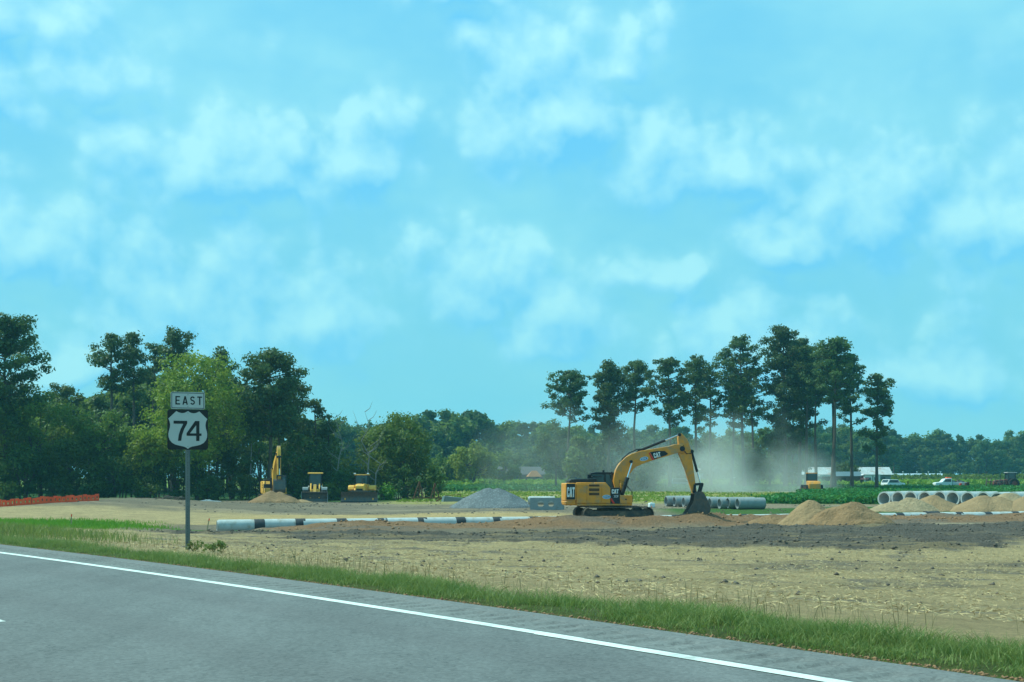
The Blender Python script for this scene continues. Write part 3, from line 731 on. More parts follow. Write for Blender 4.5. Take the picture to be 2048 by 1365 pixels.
heap('sand_pile', bx(1545, 74.5), 74.5, 1.5, 1.2, 0.55, SANDB, 'low brown spoil heap left of the two big sand piles', seed=11, rough=.2, crest=.15)
# ================================================================ lettering
def mirror(p, w): return [(w - a, b) for a, b in p][::-1]
_al = [(0, 0), (.17, 0), (.225, .2), (.34, .2), (.34, .35), (.262, .35), (.34, .70), (.34, 1), (.255, 1)]
_ac = [(0, 0), (.20, 0), (.36, .52), (.36, 1), (.22, 1)]
def ribbon(pts, w):
    L, Rr = [], []
    for i, p in enumerate(pts):
        a = pts[max(i - 1, 0)]; b = pts[min(i + 1, len(pts) - 1)]
        dx, dy = b[0] - a[0], b[1] - a[1]; l = math.hypot(dx, dy); nx_, ny_ = -dy / l * w / 2, dx / l * w / 2
        L.append((p[0] + nx_, p[1] + ny_)); Rr.append((p[0] - nx_, p[1] - ny_))
    return [[L[i], L[i + 1], Rr[i + 1], Rr[i]] for i in range(len(pts) - 1)]
_s = [(.30 + .215 * math.cos(R(a)), .715 + .205 * math.sin(R(a))) for a in range(20, 271, 25)] + [(.30 + .215 * math.cos(R(a)), .285 + .205 * math.sin(R(a))) for a in range(65, -161, -25)]
GLYPH = {
 'E': ([[(0, 0), (.58, 0), (.58, .15), (.17, .15), (.17, .43), (.5, .43), (.5, .57), (.17, .57), (.17, .85), (.58, .85), (.58, 1), (0, 1)]], .58),
 'A': ([_al, mirror(_al, .68)], .68),
 'S': (ribbon(_s, .16), .60),
 'T': ([[(.22, 0), (.39, 0), (.39, .85), (.61, .85), (.61, 1), (0, 1), (0, .85), (.22, .85)]], .61),
 '7': ([[(0, 1), (.66, 1), (.66, .87), (.51, .58), (.41, .28), (.37, 0), (.21, 0), (.25, .3), (.34, .58), (.47, .85), (0, .85)]], .68),
 '4': ([[(.47, 0), (.63, 0), (.63, 1), (.47, 1)], [(0, .256), (.47, .256), (.47, .38), (0, .38)], [(.63, .256), (.73, .256), (.73, .38), (.63, .38)], [(0, .38), (.17, .38), (.47, .79), (.47, 1), (.42, 1)]], .73),
 'c': ([[(.12, 0), (.5, 0), (.62, .12), (.62, .38), (.40, .38), (.40, .2), (.22, .2), (.22, .8), (.40, .8), (.40, .62), (.62, .62), (.62, .88), (.5, 1), (.12, 1), (0, .88), (0, .12)]], .64),
 'a': ([_ac, mirror(_ac, .72)], .72),
 't': ([[(.2, 0), (.42, 0), (.42, .78), (.62, .78), (.62, 1), (0, 1), (0, .78), (.2, .78)]], .62),
 '3': (ribbon([(.05, .82), (.2, .94), (.42, .9), (.48, .74), (.36, .56), (.48, .38), (.46, .16), (.26, .05), (.05, .16)], .16), .58),
 '2': (ribbon([(.05, .78), (.16, .93), (.36, .93), (.48, .76), (.40, .52), (.10, .16), (.10, .08), (.52, .08)], .16), .58),
 'F': ([[(0, 0), (.17, 0), (.17, .43), (.46, .43), (.46, .57), (.17, .57), (.17, .85), (.55, .85), (.55, 1), (0, 1)]], .56),
 'H': ([[(0, 0), (.16, 0), (.16, .42), (.44, .42), (.44, 0), (.6, 0), (.6, 1), (.44, 1), (.44, .58), (.16, .58), (.16, 1), (0, 1)]], .62)}
def write(mb, text, x, z, h, y0, y1, gap=0.12, ang=0.0, wide=1.0, tf=None):
    """flat raised letters on a plane facing -y; x,z = lower left"""
    cur = 0.0; ca_, sa_ = math.cos(ang), math.sin(ang)
    for ch in text:
        polys, w = GLYPH[ch]
        for p in polys:
            q = []
            for a, b in p:
                a2, b2 = (cur + a) * h * wide, b * h
                pt = (x + a2 * ca_ - b2 * sa_, z + a2 * sa_ + b2 * ca_)
                q.append(tf(pt) if tf else pt)
            mb.prism(q, y0, y1)
        cur += w + gap
    return (cur - gap) * h * wide
def oval(cx, cz, rx, rz, n=20, ang=0):
    return [(cx + rx * math.cos(2 * math.pi * k / n) * math.cos(ang) - rz * math.sin(2 * math.pi * k / n) * math.sin(ang),
             cz + rx * math.cos(2 * math.pi * k / n) * math.sin(ang) + rz * math.sin(2 * math.pi * k / n) * math.cos(ang)) for k in range(n)]
def rrect(x0, x1, z0, z1, r, n=5):
    out = []
    for cx, cz, a0 in ((x1 - r, z1 - r, 0), (x0 + r, z1 - r, 90), (x0 + r, z0 + r, 180), (x1 - r, z0 + r, 270)):
        out += [(cx + r * math.cos(R(a0 + 90 * k / n)), cz + r * math.sin(R(a0 + 90 * k / n))) for k in range(n + 1)]
    return out

# ================================================================ route sign
SX, SY = bx(375.5, 28.6), 28.6
sgz = gz(SX, SY)
sign = empty('route_sign', (SX, SY, sgz), R(21), 'white US highway shield sign 74 under an EAST plate on a steel post', 'road sign')
post = MB()
for side in (-1, 1): post.box(side * 0.040 - 0.004, side * 0.040 + 0.004, 0.0, 0.028, -0.4, 3.60)
post.box(-0.036, 0.036, 0.024, 0.030, -0.4, 3.60); post.box(-0.052, -0.0445, -0.003, 0.003, -0.4, 3.60); post.box(0.0445, 0.052, -0.003, 0.003, -0.4, 3.60)
post.build('post', GALV, sign, smooth=False)
hol = MB()
for k in range(62): hol.cyl((0, 0.0235, 0.1 + k * 0.036), (0, 0.0215, 0.1 + k * 0.036), 0.007, 8)
hol.build('post_holes', SIGNB, sign)['kind'] = 'stuff'
def sp_(x, z): return ((x - 542) / 865.0, 2.30 + (1265 - z) / 865.0)      # shield plate drawing
pl = MB(); pl.prism(rrect(*[sp_(150, 0)[0], sp_(935, 0)[0], sp_(0, 1265)[1], sp_(0, 472)[1]], 0.055), -0.010, -0.005)
shp = pl.build('shield_plate', SIGNB, sign, label='black square plate with white shield and number 74')
half = [(545, 503), (600, 535), (660, 545), (720, 530), (765, 505), (842, 580), (918, 655), (893, 715), (884, 775), (890, 835), (908, 895), (918, 955), (914, 1015), (893, 1075), (848, 1130), (780, 1168), (700, 1188), (625, 1203), (580, 1222), (545, 1250)]
full = half + [(1087 - a, b) for a, b in half[-2:0:-1]]
sh = MB(); sh.prism([sp_(a, b) for a, b in full], -0.0125, -0.0105); sh.build('white_shield', SIGNW, shp)
num = MB(); x0, z0 = sp_(268, 1092); h7 = 397 / 865.0
write(num, '7', x0, z0, h7, -0.0150, -0.0130); x1, _ = sp_(517, 0); write(num, '4', x1, z0, h7, -0.0150, -0.0130)
num.build('route_number', SIGNB, shp, smooth=False)
ep = MB(); ex0, ex1, ez0, ez1 = sp_(215, 0)[0], sp_(872, 0)[0], sp_(0, 462)[1], sp_(0, 125)[1]
ep.prism(rrect(ex0, ex1, ez0, ez1, 0.035), -0.010, -0.005); eplate = ep.build('east_plate', SIGNW, sign, label='white EAST plate with black border')
bd = MB(); o_ = 0.017; w_ = 0.013
bd.box(ex0 + o_, ex1 - o_, -0.0120, -0.0105, ez1 - o_ - w_, ez1 - o_); bd.box(ex0 + o_, ex1 - o_, -0.0120, -0.0105, ez0 + o_, ez0 + o_ + w_)
bd.box(ex0 + o_, ex0 + o_ + w_, -0.0120, -0.0105, ez0 + o_ + w_, ez1 - o_ - w_); bd.box(ex1 - o_ - w_, ex1 - o_, -0.0120, -0.0105, ez0 + o_ + w_, ez1 - o_ - w_)
bd.build('plate_border', SIGNB, eplate, smooth=False)
et = MB(); xx, zz = sp_(303, 376); write(et, 'EAST', xx, zz, 168 / 865.0, -0.0125, -0.0105, gap=0.28, wide=0.93); et.build('lettering', SIGNB, eplate, smooth=False)
for (a, b) in ((545, 178), (543, 415), (543, 540), (543, 1205)):
    q = sp_(a, b); m_ = MB(); m_.cyl((q[0], -0.018, q[1]), (q[0], -0.0126, q[1]), 0.010, 8); m_.build('bolt', GALV, sign)

# ================================================================ excavators
def c1(x, y): return ((x / 4.267 - 135) / 32.7, (200 - y / 4.267) / 32.7)
def c2(x, y): return ((1300 + x / 7.583 - 1215) / 32.7, (1040 - 860 - y / 7.583) / 32.7)
def track_belt(mb, L, H, w, y, pitch=0.19):
    r = H / 2; st = L - H; per = 2 * st + 2 * math.pi * r; n = int(per / pitch)
    for k in range(n):
        s = k * per / n
        if s < st: p, a = (-st / 2 + s, 0), 0
        elif s < st + math.pi * r: q = (s - st) / r; p, a = (st / 2 + r * math.sin(q), r - r * math.cos(q)), q
        elif s < 2 * st + math.pi * r: q = s - st - math.pi * r; p, a = (st / 2 - q, 2 * r), math.pi
        else: q = (s - 2 * st - math.pi * r) / r; p, a = (-st / 2 - r * math.sin(q), r + r * math.cos(q)), math.pi + q
        M4 = Matrix.Translation((p[0], y, p[1])) @ Matrix.Rotation(-a, 4, 'Y')
        mb.box(-pitch * .47, pitch * .47, -w / 2, w / 2, 0.0, 0.05, M4); mb.box(-0.015, 0.015, -w / 2, w / 2, -0.035, 0.0, M4)
def excavator(root, boom_rot=0.0, stick_rot=0.0, track_yaw=0.0, yel=YEL, decals=True):
    foot = c1(668, 560); tip = c1(1212, 245)
    def rot(p, o, a): dx, dz = p[0] - o[0], p[1] - o[1]; return (o[0] + dx * math.cos(a) - dz * math.sin(a), o[1] + dx * math.sin(a) + dz * math.cos(a))
    fB = lambda p: rot(p, foot, boom_rot)
    def fS(p):
        q = rot(p, tip, stick_rot); t2 = fB(tip); return (q[0] - tip[0] + t2[0], q[1] - tip[1] + t2[1])
    P3 = lambda p, y: (p[0], y, p[1])
    # undercarriage
    for y in (-1.16, 1.16):
        g = empty('track', (0.33, 0, 0), track_yaw); g.parent = root
        m_ = MB(); track_belt(m_, 4.35, 0.82, 0.62, y); m_.build('track_shoes', MUDSTEEL, g, smooth=False)['kind'] = 'stuff'
        m_ = MB(); m_.prism([(-1.75, .18), (1.75, .18), (1.85, .42), (1.5, .60), (-1.5, .60), (-1.85, .42)], y - 0.2, y + 0.2); m_.build('track_frame', MUDSTEEL, g, bevel=0.02); m_ = MB()
        for k in range(7): m_.cyl((-1.35 + k * .45, y - .24, .17), (-1.35 + k * .45, y + .24, .17), .12, 10)
        for k in (-1.78, 1.78): m_.cyl((k, y - .18, .41), (k, y + .18, .41), .33, 16)
        each(m_, 'roller', MUDSTEEL, g)
    m_ = MB(); m_.prism([(-.9, -.95), (.9, -.95), (.6, 0), (.9, .95), (-.9, .95), (-.6, 0)], 0.32, 0.72, 'z'); m_.cyl((0, 0, .70), (0, 0, .93), .68, 24)
    m_.build('carbody', MUDSTEEL, root, (0.33, 0, 0), bevel=.02)
    # house
    m_ = MB(); m_.box(-2.03, 1.36, -1.22, 1.22, .90, 1.02); m_.build('house_frame', yel, root, bevel=.03)
    cwp = [(-2.05, -1.25), (-2.58, -1.25), (-2.70, -1.19), (-2.76, -1.05), (-2.82, -.5), (-2.83, 0), (-2.82, .5), (-2.76, 1.05), (-2.70, 1.19), (-2.58, 1.25), (-2.05, 1.25)]
    m_ = MB(); m_.prism([(a + .02, b) for a, b in cwp], 1.18, 2.26, 'z'); m_.prism([(a + .06 if a < -2.1 else a, b * .97) for a, b in cwp], .92, 1.18, 'z', cwp)
    cw = m_.build('counterweight', yel, root, bevel=.05)
    m_ = MB(); m_.prism([(-2.03, 1.02), (-.95, 1.02), (-.95, 2.30), (-2.03, 2.30)], -1.22, 1.22); m_.prism([(-.95, 1.02), (.05, 1.02), (.05, 1.96), (-.24, 2.30), (-.95, 2.30)], -1.22, -.42)
    hs = m_.build('engine_house', yel, root, bevel=.04)
    for (x0, x1) in ((-2.0, -1.40), (-1.37, -.52)):
        m_ = MB(); m_.box(x0, x1, -1.245, -1.2205, 1.06, 2.20); m_.build('side_door', yel, hs, bevel=.012)
    m_ = MB(); m_.prism([(-.49, 1.06), (.03, 1.06), (.03, 1.90), (-.26, 2.20), (-.49, 2.20)], -1.245, -1.2205); m_.build('side_door', yel, hs, bevel=.012)
    for (a, b) in ((548, 566), (582, 606), (618, 640)):
        x0, z1 = c1(402, a); x1, z0 = c1(487, b)
        m_ = MB()
        for k in range(4): m_.box(x0, x1, -1.258, -1.2455, z0 + (z1 - z0) * (k / 4 + .02), z0 + (z1 - z0) * (k / 4 + .17))
        m_.box(x0 - .01, x1 + .01, -1.2500, -1.2455, z0, z1)
        m_.build('vent_grille', mat('vent_brown', (0.10, 0.055, 0.02), .8), hs, smooth=False)
    m_ = MB(); m_.prism([(-2.42, 2.28), (-2.42, 2.42), (-2.30, 2.50), (-.82, 2.54), (-.74, 2.50), (-.74, 2.31)], -1.0, .95); m_.build('engine_hood', BLK, root, bevel=.03)
    m_ = MB(); m_.cyl((-1.2, -.3, 2.5), (-1.2, -.3, 2.78), .07, 12); m_.build('exhaust_pipe', BLK, root)
    m_ = MB(); m_.cyl((-1.95, .1, 2.5), (-1.95, .1, 2.62), .05, 8); m_.box(-2.0, -1.7, -.5, -.3, 2.5, 2.56); each(m_, 'filler_cap', GALV, root)
    m_ = MB(); x0 = c1(662, 0)[0]; m_.box(x0, 1.37, -1.24, -.62, 1.02, c1(0, 640)[1]); tb = m_.build('tool_box', yel, root, bevel=.03)
    m_ = MB(); m_.cyl((.98, -1.246, 1.28), (.98, -1.241, 1.28), .05, 10); m_.build('latch', BLK, tb)
    m_ = MB(); m_.box(.06, x0 - .003, -1.235, -.5, 1.02, 1.99); bp_ = m_.build('step_panel', BLK, root, bevel=.02)
    # cab on the far side
    cab = empty('cab', (0, 0, 0)); cab.parent = root
    m_ = MB(); m_.prism([(-.98, 1.03), (.62, 1.03), (.66, 1.5), (.50, 1.62), (-.98, 1.62)], .28, 1.24); m_.build('cab_lower', yel if not decals else BLK, cab, bevel=.02)
    m_ = MB()
    for (xa, xb) in ((-.95, -.95), (-.12, -.12), (.60, .46)):
        for y in (.31, 1.21): m_.bar((xa, y, 1.6), (xb, y, 2.82), .08)
    each(m_, 'cab_post', BLK, cab)
    m_ = MB(); m_.prism([(-1.0, 2.78), (.55, 2.78), (.50, 2.88), (.3, 2.93), (-.7, 2.93), (-1.0, 2.88)], .26, 1.26); m_.build('cab_roof', BLK, cab, bevel=.02)
    for y in (.315, 1.205):
        for (xa, xb, xc, xd) in ((-.90, -.17, -.17, -.90), (-.07, .55, .42, -.07)):
            m_ = MB(); m_.prism([(xa, 1.63), (xb, 1.63), (xc, 2.77), (xd, 2.77)], y - .005, y + .005); m_.build('window_pane', GLASS, cab, smooth=False)
    m_ = MB(); m_.prism([(.585, 1.63), (.60, 1.63), (.47, 2.77), (.455, 2.77)], .36, 1.16); m_.build('windscreen', GLASS, cab, smooth=False)
    m_ = MB(); m_.box(-.35, -.25, .6, .9, 1.62, 2.3); m_.box(-.35, .05, .55, .95, 1.62, 1.75); m_.build('seat', BLK, cab, bevel=.03)
    m_ = MB(); m_.cyl((.25, .0, 2.5), (.25, .0, 2.96), .03, 8); m_.box(-.98, -.4, -.55, .2, 2.62, 2.70); m_.cyl((-.2, .5, 2.93), (-.2, .5, 3.05), .07, 10); each(m_, 'guard_rail', BLK, root)
    m_ = MB(); hr = [(.60, -1.1, 2.0), (.60, -1.1, 2.45), (.95, -1.1, 2.28), (1.15, -1.15, 1.95)]; m_.path(hr, .02, 6)
    m_.path([(1.30, -1.2, 1.5), (1.34, -1.2, 1.75), (1.12, -1.2, 2.0), (.72, -1.2, 2.15)], .018, 6); m_.path([(1.36, -1.2, 1.75), (1.40, -1.2, 1.5), (1.40, -1.2, 1.12)], .02, 6); each(m_, 'hand_rail', BLK, root)
    m_ = MB(); m_.box(.62, .72, -1.18, -1.0, 1.98, 2.25); m_.build('mirror', yel, root, bevel=.02)
    # boom, stick, bucket
    up = [(640, 590), (622, 520), (640, 430), (660, 392), (690, 352), (730, 315), (780, 287), (860, 262), (1000, 240), (1100, 222), (1150, 207), (1200, 205), (1228, 225), (1232, 262)]
    lo = [(1222, 285), (1180, 278), (1000, 332), (905, 362), (860, 380), (820, 398), (795, 418), (745, 485), (706, 575), (690, 600)]
    boom_poly = [fB(c1(*p)) for p in up + lo]
    m_ = MB(); m_.prism(boom_poly, -.30, .20); boom = m_.build('boom', yel, root, bevel=.025)
    m_ = MB(); m_.cyl(P3(fB(c1(770, 355)), -.62), P3(fB(c1(770, 355)), .55), .09, 12); m_.cyl(P3(fB(c1(1212, 245)), -.36), P3(fB(c1(1212, 245)), .27), .16, 16)
    m_.prism([fB(c1(*p)) for p in ((815, 275), (850, 246), (880, 243), (890, 258), (870, 275))], -.14, .04); each(m_, 'pin', BLK, boom)
    m_ = MB(); hose = [P3(fB(c1(*p)), -.18) for p in ((655, 470), (668, 395), (705, 330), (760, 282), (820, 255), (850, 250))]; m_.path(hose, .03, 6); m_.path([(a, -.05, c + .02) for a, b, c in hose], .03, 6); each(m_, 'hydraulic_hose', BLK, boom)
    sk = [(1180, 190), (1176, 150), (1188, 116), (1206, 113), (1232, 135), (1258, 165), (1272, 195), (1288, 255), (1298, 320), (1327, 540), (1336, 600), (1326, 630), (1302, 626), (1286, 575), (1240, 425), (1186, 290)]
    m_ = MB(); m_.prism([fS(c1(*p)) for p in sk], -.24, .14); stick = m_.build('stick', yel, root, bevel=.025)
    m_ = MB()
    for q in ((1298, 268), (1190, 125), (1316, 612)): m_.cyl(P3(fS(c1(*q)), -.30), P3(fS(c1(*q)), .20), .10, 12)
    m_.prism([fS(c1(*p)) for p in ((1278, 250), (1304, 252), (1310, 285), (1284, 290))], -.12, .02); each(m_, 'pin', BLK, stick)
    m_ = MB(); m_.path([P3(fS(c1(*p)), -.27) for p in ((1222, 215), (1228, 260), (1250, 288), (1285, 285), (1296, 270))], .03, 6); m_.build('hydraulic_hose', BLK, stick)
    # cylinders
    def ram(nm, a, b, c, y, r=.10):
        m_ = MB(); m_.cyl(P3(a, y), P3(b, y), r, 14); o = m_.build(nm, BLK, root)
        m_ = MB(); m_.cyl(P3(b, y), P3(c, y), r * .45, 10); m_.build('piston_rod', CHROME, o)
    mid = lambda a, b, k: (a[0] + (b[0] - a[0]) * k, a[1] + (b[1] - a[1]) * k)
    base = c1(692, 640); top = fB(c1(782, 352))
    for y in (-.50, .40): ram('boom_cylinder', base, mid(base, top, .52), top, y, .12)
    a, c = fB(c1(856, 258)), fS(c1(1190, 124)); ram('stick_cylinder', a, mid(a, c, .64), c, -.05, .085)
    a, c = fS(c1(1298, 268)), fS(c1(1374, 545)); ram('bucket_cylinder', a, mid(a, c, .63), c, -.05, .08)
    m_ = MB()
    for y in (-.30, .20):
        for (p, q) in (((1316, 606), (1320, 550)), ((1320, 550), (1384, 546)), ((1384, 546), (1362, 625))):
            a, c = fS(c1(*p)), fS(c1(*q)); m_.bar((a[0], y, a[1]), (c[0], y, c[1]), .07, .15)
    m_.cyl(P3(fS(c1(1384, 546)), -.34), P3(fS(c1(1384, 546)), .24), .075, 10); each(m_, 'bucket_link', BLK, root)
    prof = [(655, 962), (700, 930), (760, 935), (800, 955), (838, 1030), (880, 1110), (905, 1180), (893, 1240), (850, 1283), (760, 1295), (510, 1290)]
    pr = [fS(c2(*p)) for p in prof]; opn = [fS(c2(*p)) for p in ((560, 1225), (640, 1080))]
    bk = empty('bucket', (0, 0, 0)); bk.parent = root
    for y in (-.68, .55):
        m_ = MB(); m_.prism(pr + opn, y, y + .03); m_.build('side_plate', STEEL, bk, smooth=False)
    m_ = MB(); inner = [(x * .94 + .06 * fS(c2(690, 1130))[0], z * .94 + .06 * fS(c2(690, 1130))[1]) for x, z in pr]
    for i in range(len(pr) - 1): m_.prism([pr[i], pr[i + 1], inner[i + 1], inner[i]], -.66, .56)
    m_.build('bucket_shell', STEEL, bk, smooth=False)
    for k in range(5):
        y = -.60 + k * .27; a, b = fS(c2(540, 1280)), fS(c2(470, 1300)); m_ = MB(); m_.bar((a[0], y, a[1]), (b[0], y, b[1]), .10, .07); m_.build('tooth', STEEL, bk)
    m_ = MB()
    for y in (-.40, .28): m_.prism([fS(c2(*p)) for p in ((660, 975), (690, 930), (800, 935), (815, 980), (740, 1010))], y, y + .05)
    each(m_, 'bucket_ear', RUST, bk)
    if decals:
        # counterweight panel
        x0, z1 = c1(203, 542); x1, z0 = c1(280, 676)
        m_ = MB(); m_.prism(rrect(-2.62, -2.10, z0, z1, .04), -1.2570, -1.2520); d_ = m_.build('decal_panel', DECAL, cw, label='black panel with CAT lettering')
        m_ = MB(); write(m_, 'cat', -2.585, 1.42, .60, -1.2610, -1.2580, .02, 0, .385); m_.build('lettering', WHT, d_, smooth=False)
        m_ = MB(); m_.prism([(-2.585 + (.66 + .215) * .60 * .385, 1.42), (-2.585 + (.66 + .505) * .60 * .385, 1.42), (-2.585 + (.66 + .36) * .60 * .385, 1.42 + .26)], -1.2605, -1.2580); m_.build('logo_triangle', AMB, d_, smooth=False)
        # step panel lettering with red slash
        m_ = MB(); write(m_, 'cat', .12, 1.63, .26, -1.2420, -1.2380, .02, 0, .78); m_.build('lettering', WHT, bp_, smooth=False)
        m_ = MB(); kx = .26 * .78; m_.prism([(.12 + .875 * kx, 1.63), (.12 + 1.165 * kx, 1.63), (.12 + 1.02 * kx, 1.74)], -1.2420, -1.2380); m_.build('logo_triangle', AMB, bp_, smooth=False)
        m_ = MB(); write(m_, '323F', .24, 1.40, .13, -1.2420, -1.2380, .10, 0, .85); m_.build('model_number', WHT, bp_, smooth=False)
        m_ = MB(); m_.prism([(.062, 1.36), (.11, 1.36), (.32, 1.03), (.20, 1.03), (.062, 1.24)], -1.2412, -1.2380); m_.build('red_slash', RED, bp_, smooth=False)
        ox, oz = c1(549, 654)
        m_ = MB(); m_.prism(oval(ox, oz, .25, .125), -1.2500, -1.2465); st = m_.build('oval_sticker', BLUE, hs, smooth=False)
        m_ = MB(); m_.prism(oval(ox, oz, .20, .085), -1.2530, -1.2505); m_.build('oval_centre', mat('decal_mid_blue', (.10, .20, .36), .45), st, smooth=False)
        m_ = MB(); write(m_, 'EHA', ox - .13, oz - .045, .09, -1.2560, -1.2535, .12, 0, 1.3); m_.build('lettering', WHT, st, smooth=False)
        # boom decal
        pts = [(934, 274), (1000, 264), (1062, 264), (1090, 288), (1076, 300), (1020, 318), (972, 338)]
        m_ = MB(); m_.prism([fB(c1(*p)) for p in pts], -.3070, -.3025); bd_ = m_.build('decal_panel', DECAL, boom, label='black boom panel with CAT lettering')
        m_ = MB(); m_.prism([fB(c1(*p)) for p in ((922, 280), (933, 278), (971, 340), (955, 345), (940, 320))], -.3065, -.3025); m_.build('red_slash', RED, boom, smooth=False)
        lx, lz = c1(972, 326); an = R(13)
        m_ = MB(); write(m_, 'cat', lx, lz, .30, -.3110, -.3080, .02, an, .70, fB); m_.build('lettering', WHT, bd_, smooth=False)
        kx = .30 * .70; tr = [(.875 * kx, 0), (1.165 * kx, 0), (1.02 * kx, .13)]
        m_ = MB(); m_.prism([fB((lx + a * math.cos(an) - b * math.sin(an), lz + a * math.sin(an) + b * math.cos(an))) for a, b in tr], -.3110, -.3080); m_.build('logo_triangle', AMB, bd_, smooth=False)
        ox, oz = c1(884, 331); m_ = MB(); m_.prism(oval(ox, oz, .26, .12, 20, an), -.3070, -.3025); st = m_.build('oval_sticker', BLUE, boom, smooth=False)
        m_ = MB(); m_.prism(oval(ox, oz, .21, .08, 20, an), -.3100, -.3075); m_.build('oval_centre', MATS['decal_mid_blue'], st, smooth=False)
        m_ = MB(); write(m_, 'EHA', ox - .12, oz - .07, .09, -.3130, -.3105, .12, an, 1.3); m_.build('lettering', WHT, st, smooth=False)
    return root
EX, EY = bx(1215, 76.6), 76.6
ex = empty('excavator', (EX, EY, -1.215), R(2), 'large yellow excavator with black lettering panels digging beside the pipeline', 'excavator')
excavator(ex, track_yaw=R(8))
ex2y = 140.5
ex2 = empty('excavator', (bx(549, ex2y), ex2y, gz(bx(549, ex2y), ex2y) - .02), R(-72), 'yellow excavator parked at the trees facing the camera, boom raised', 'excavator')
excavator(ex2, boom_rot=R(14), stick_rot=R(-8), track_yaw=R(4), yel=YEL2, decals=False)

# ================================================================ loader, dozer
def wheel(parent, x, y, r, w, rim=YEL2, name='wheel'):
    e = empty(name, (x, y, r)); e.parent = parent
    m_ = MB(); m_.lathe([(r * .58, -w / 2), (r * .9, -w / 2), (r, -w * .36), (r, w * .36), (r * .9, w / 2), (r * .58, w / 2)], 24, 'y')
    for k in range(16):
        a = 2 * math.pi * k / 16; M4 = Matrix.Rotation(a, 4, 'Y')
        m_.box(-.05 * r, .05 * r, -w * .45, w * .45, r * .97, r * 1.035, M4)
    m_.build('tyre', RUBBER, e, smooth=False)
    m_ = MB(); m_.lathe([(0.001, -w * .30), (r * .2, -w * .34), (r * .5, -w * .25), (r * .59, -w * .45), (r * .59, w * .45), (r * .5, w * .25), (r * .2, w * .34), (.001, w * .30)], 20, 'y'); m_.build('rim', rim, e)
    return e
LY = 142.0
ld = empty('wheel_loader', (bx(631, LY), LY, gz(bx(631, LY), LY)), R(-90 + 7), 'yellow wheel loader facing the camera with its dark bucket down', 'wheel loader')
for x in (1.55, -1.55):
    for y in (-1.0, 1.0): wheel(ld, x, y, .78, .58)
m_ = MB(); m_.box(.35, 2.0, -.55, .55, .62, 1.35); m_.box(-2.7, .2, -.6, .6, .62, 1.2); m_.build('frame', YEL2, ld, bevel=.04)
m_ = MB(); m_.prism([(-2.95, 1.2), (-.75, 1.2), (-.75, 2.15), (-2.75, 2.0), (-2.95, 1.8)], -.75, .75); m_.build('engine_hood', YEL2, ld, bevel=.05)
cab = empty('cab', (0, 0, 0)); cab.parent = ld
m_ = MB(); m_.box(-.75, .55, -.72, .72, 1.2, 1.85); m_.build('cab_lower', BLK, cab, bevel=.03)
m_ = MB()
for x in (-.7, .5):
    for y in (-.68, .68): m_.bar((x, y, 1.85), (x * .94, y * .95, 3.22), .09)
each(m_, 'cab_post', BLK, cab)
m_ = MB(); m_.prism([(-.95, 3.22), (.80, 3.22), (.78, 3.33), (-.9, 3.38)], -.85, .85); m_.build('cab_roof', YEL2, cab, bevel=.03)
for y in (-.66, .66): m_ = MB(); m_.box(-.64, .44, y - .004, y + .004, 1.87, 3.2); m_.build('window_pane', GLASS, cab)
m_ = MB(); m_.box(.495, .503, -.62, .62, 1.87, 3.2); m_.build('windscreen', GLASS, cab); m_ = MB(); m_.box(-.70, -.69, -.62, .62, 1.87, 3.2); m_.build('window_pane', GLASS, cab)
for y in (-1.05, 1.05):
    m_ = MB(); m_.prism([(.65, 1.35), (.85, 1.62), (1.25, 1.74), (1.9, 1.74), (2.3, 1.6), (2.4, 1.4), (2.33, 1.4), (2.2, 1.55), (1.8, 1.68), (1.3, 1.68), (.95, 1.56), (.72, 1.35)], y - .32, y + .32); m_.build('fender', mat('grey_fender', (.20, .22, .22), .6), ld)
for y in (-.48, .48):
    m_ = MB(); m_.prism([(.55, 1.95), (.85, 2.15), (1.5, 1.85), (2.3, 1.1), (2.75, .55), (2.55, .42), (2.1, .85), (1.3, 1.55)], y - .07, y + .07); m_.build('lift_arm', YEL2, ld, bevel=.02)
    m_ = MB(); m_.cyl((.75, y * .6, 1.15), (1.65, y * .6, 1.35), .08, 10); m_.build('lift_cylinder', BLK, ld)
    m_ = MB(); m_.cyl((.98, y * 1.5, 1.80), (1.06, y * 1.5, 1.80), .10, 10); m_.build('headlight', WHT, ld)
m_ = MB(); m_.prism([(1.4, 1.95), (1.75, 2.05), (2.35, 1.15), (2.2, 1.0), (1.9, 1.25)], -.16, .16); m_.build('bucket_tilt_lever', YEL2, ld, bevel=.02)
m_ = MB(); m_.box(1.9, 2.1, -.42, .42, .95, 1.5); m_.build('cross_tube', YEL2, ld, bevel=.03)
bkp = [(2.7, .10), (2.58, .45), (2.66, .95), (2.92, 1.22), (2.98, 1.18), (2.76, .92), (2.68, .45), (2.80, .16), (3.75, .06), (3.75, .02), (2.76, .02)]
m_ = MB(); m_.prism(bkp, -1.45, 1.45); bk = m_.build('bucket', STEEL, ld, smooth=False)
for y in (-1.45, 1.43): m_ = MB(); m_.prism([(2.78, .05), (2.68, .45), (2.76, .92), (2.98, 1.18), (3.3, .6), (3.75, .06)], y, y + .03); m_.build('side_plate', GALV, bk, smooth=False)

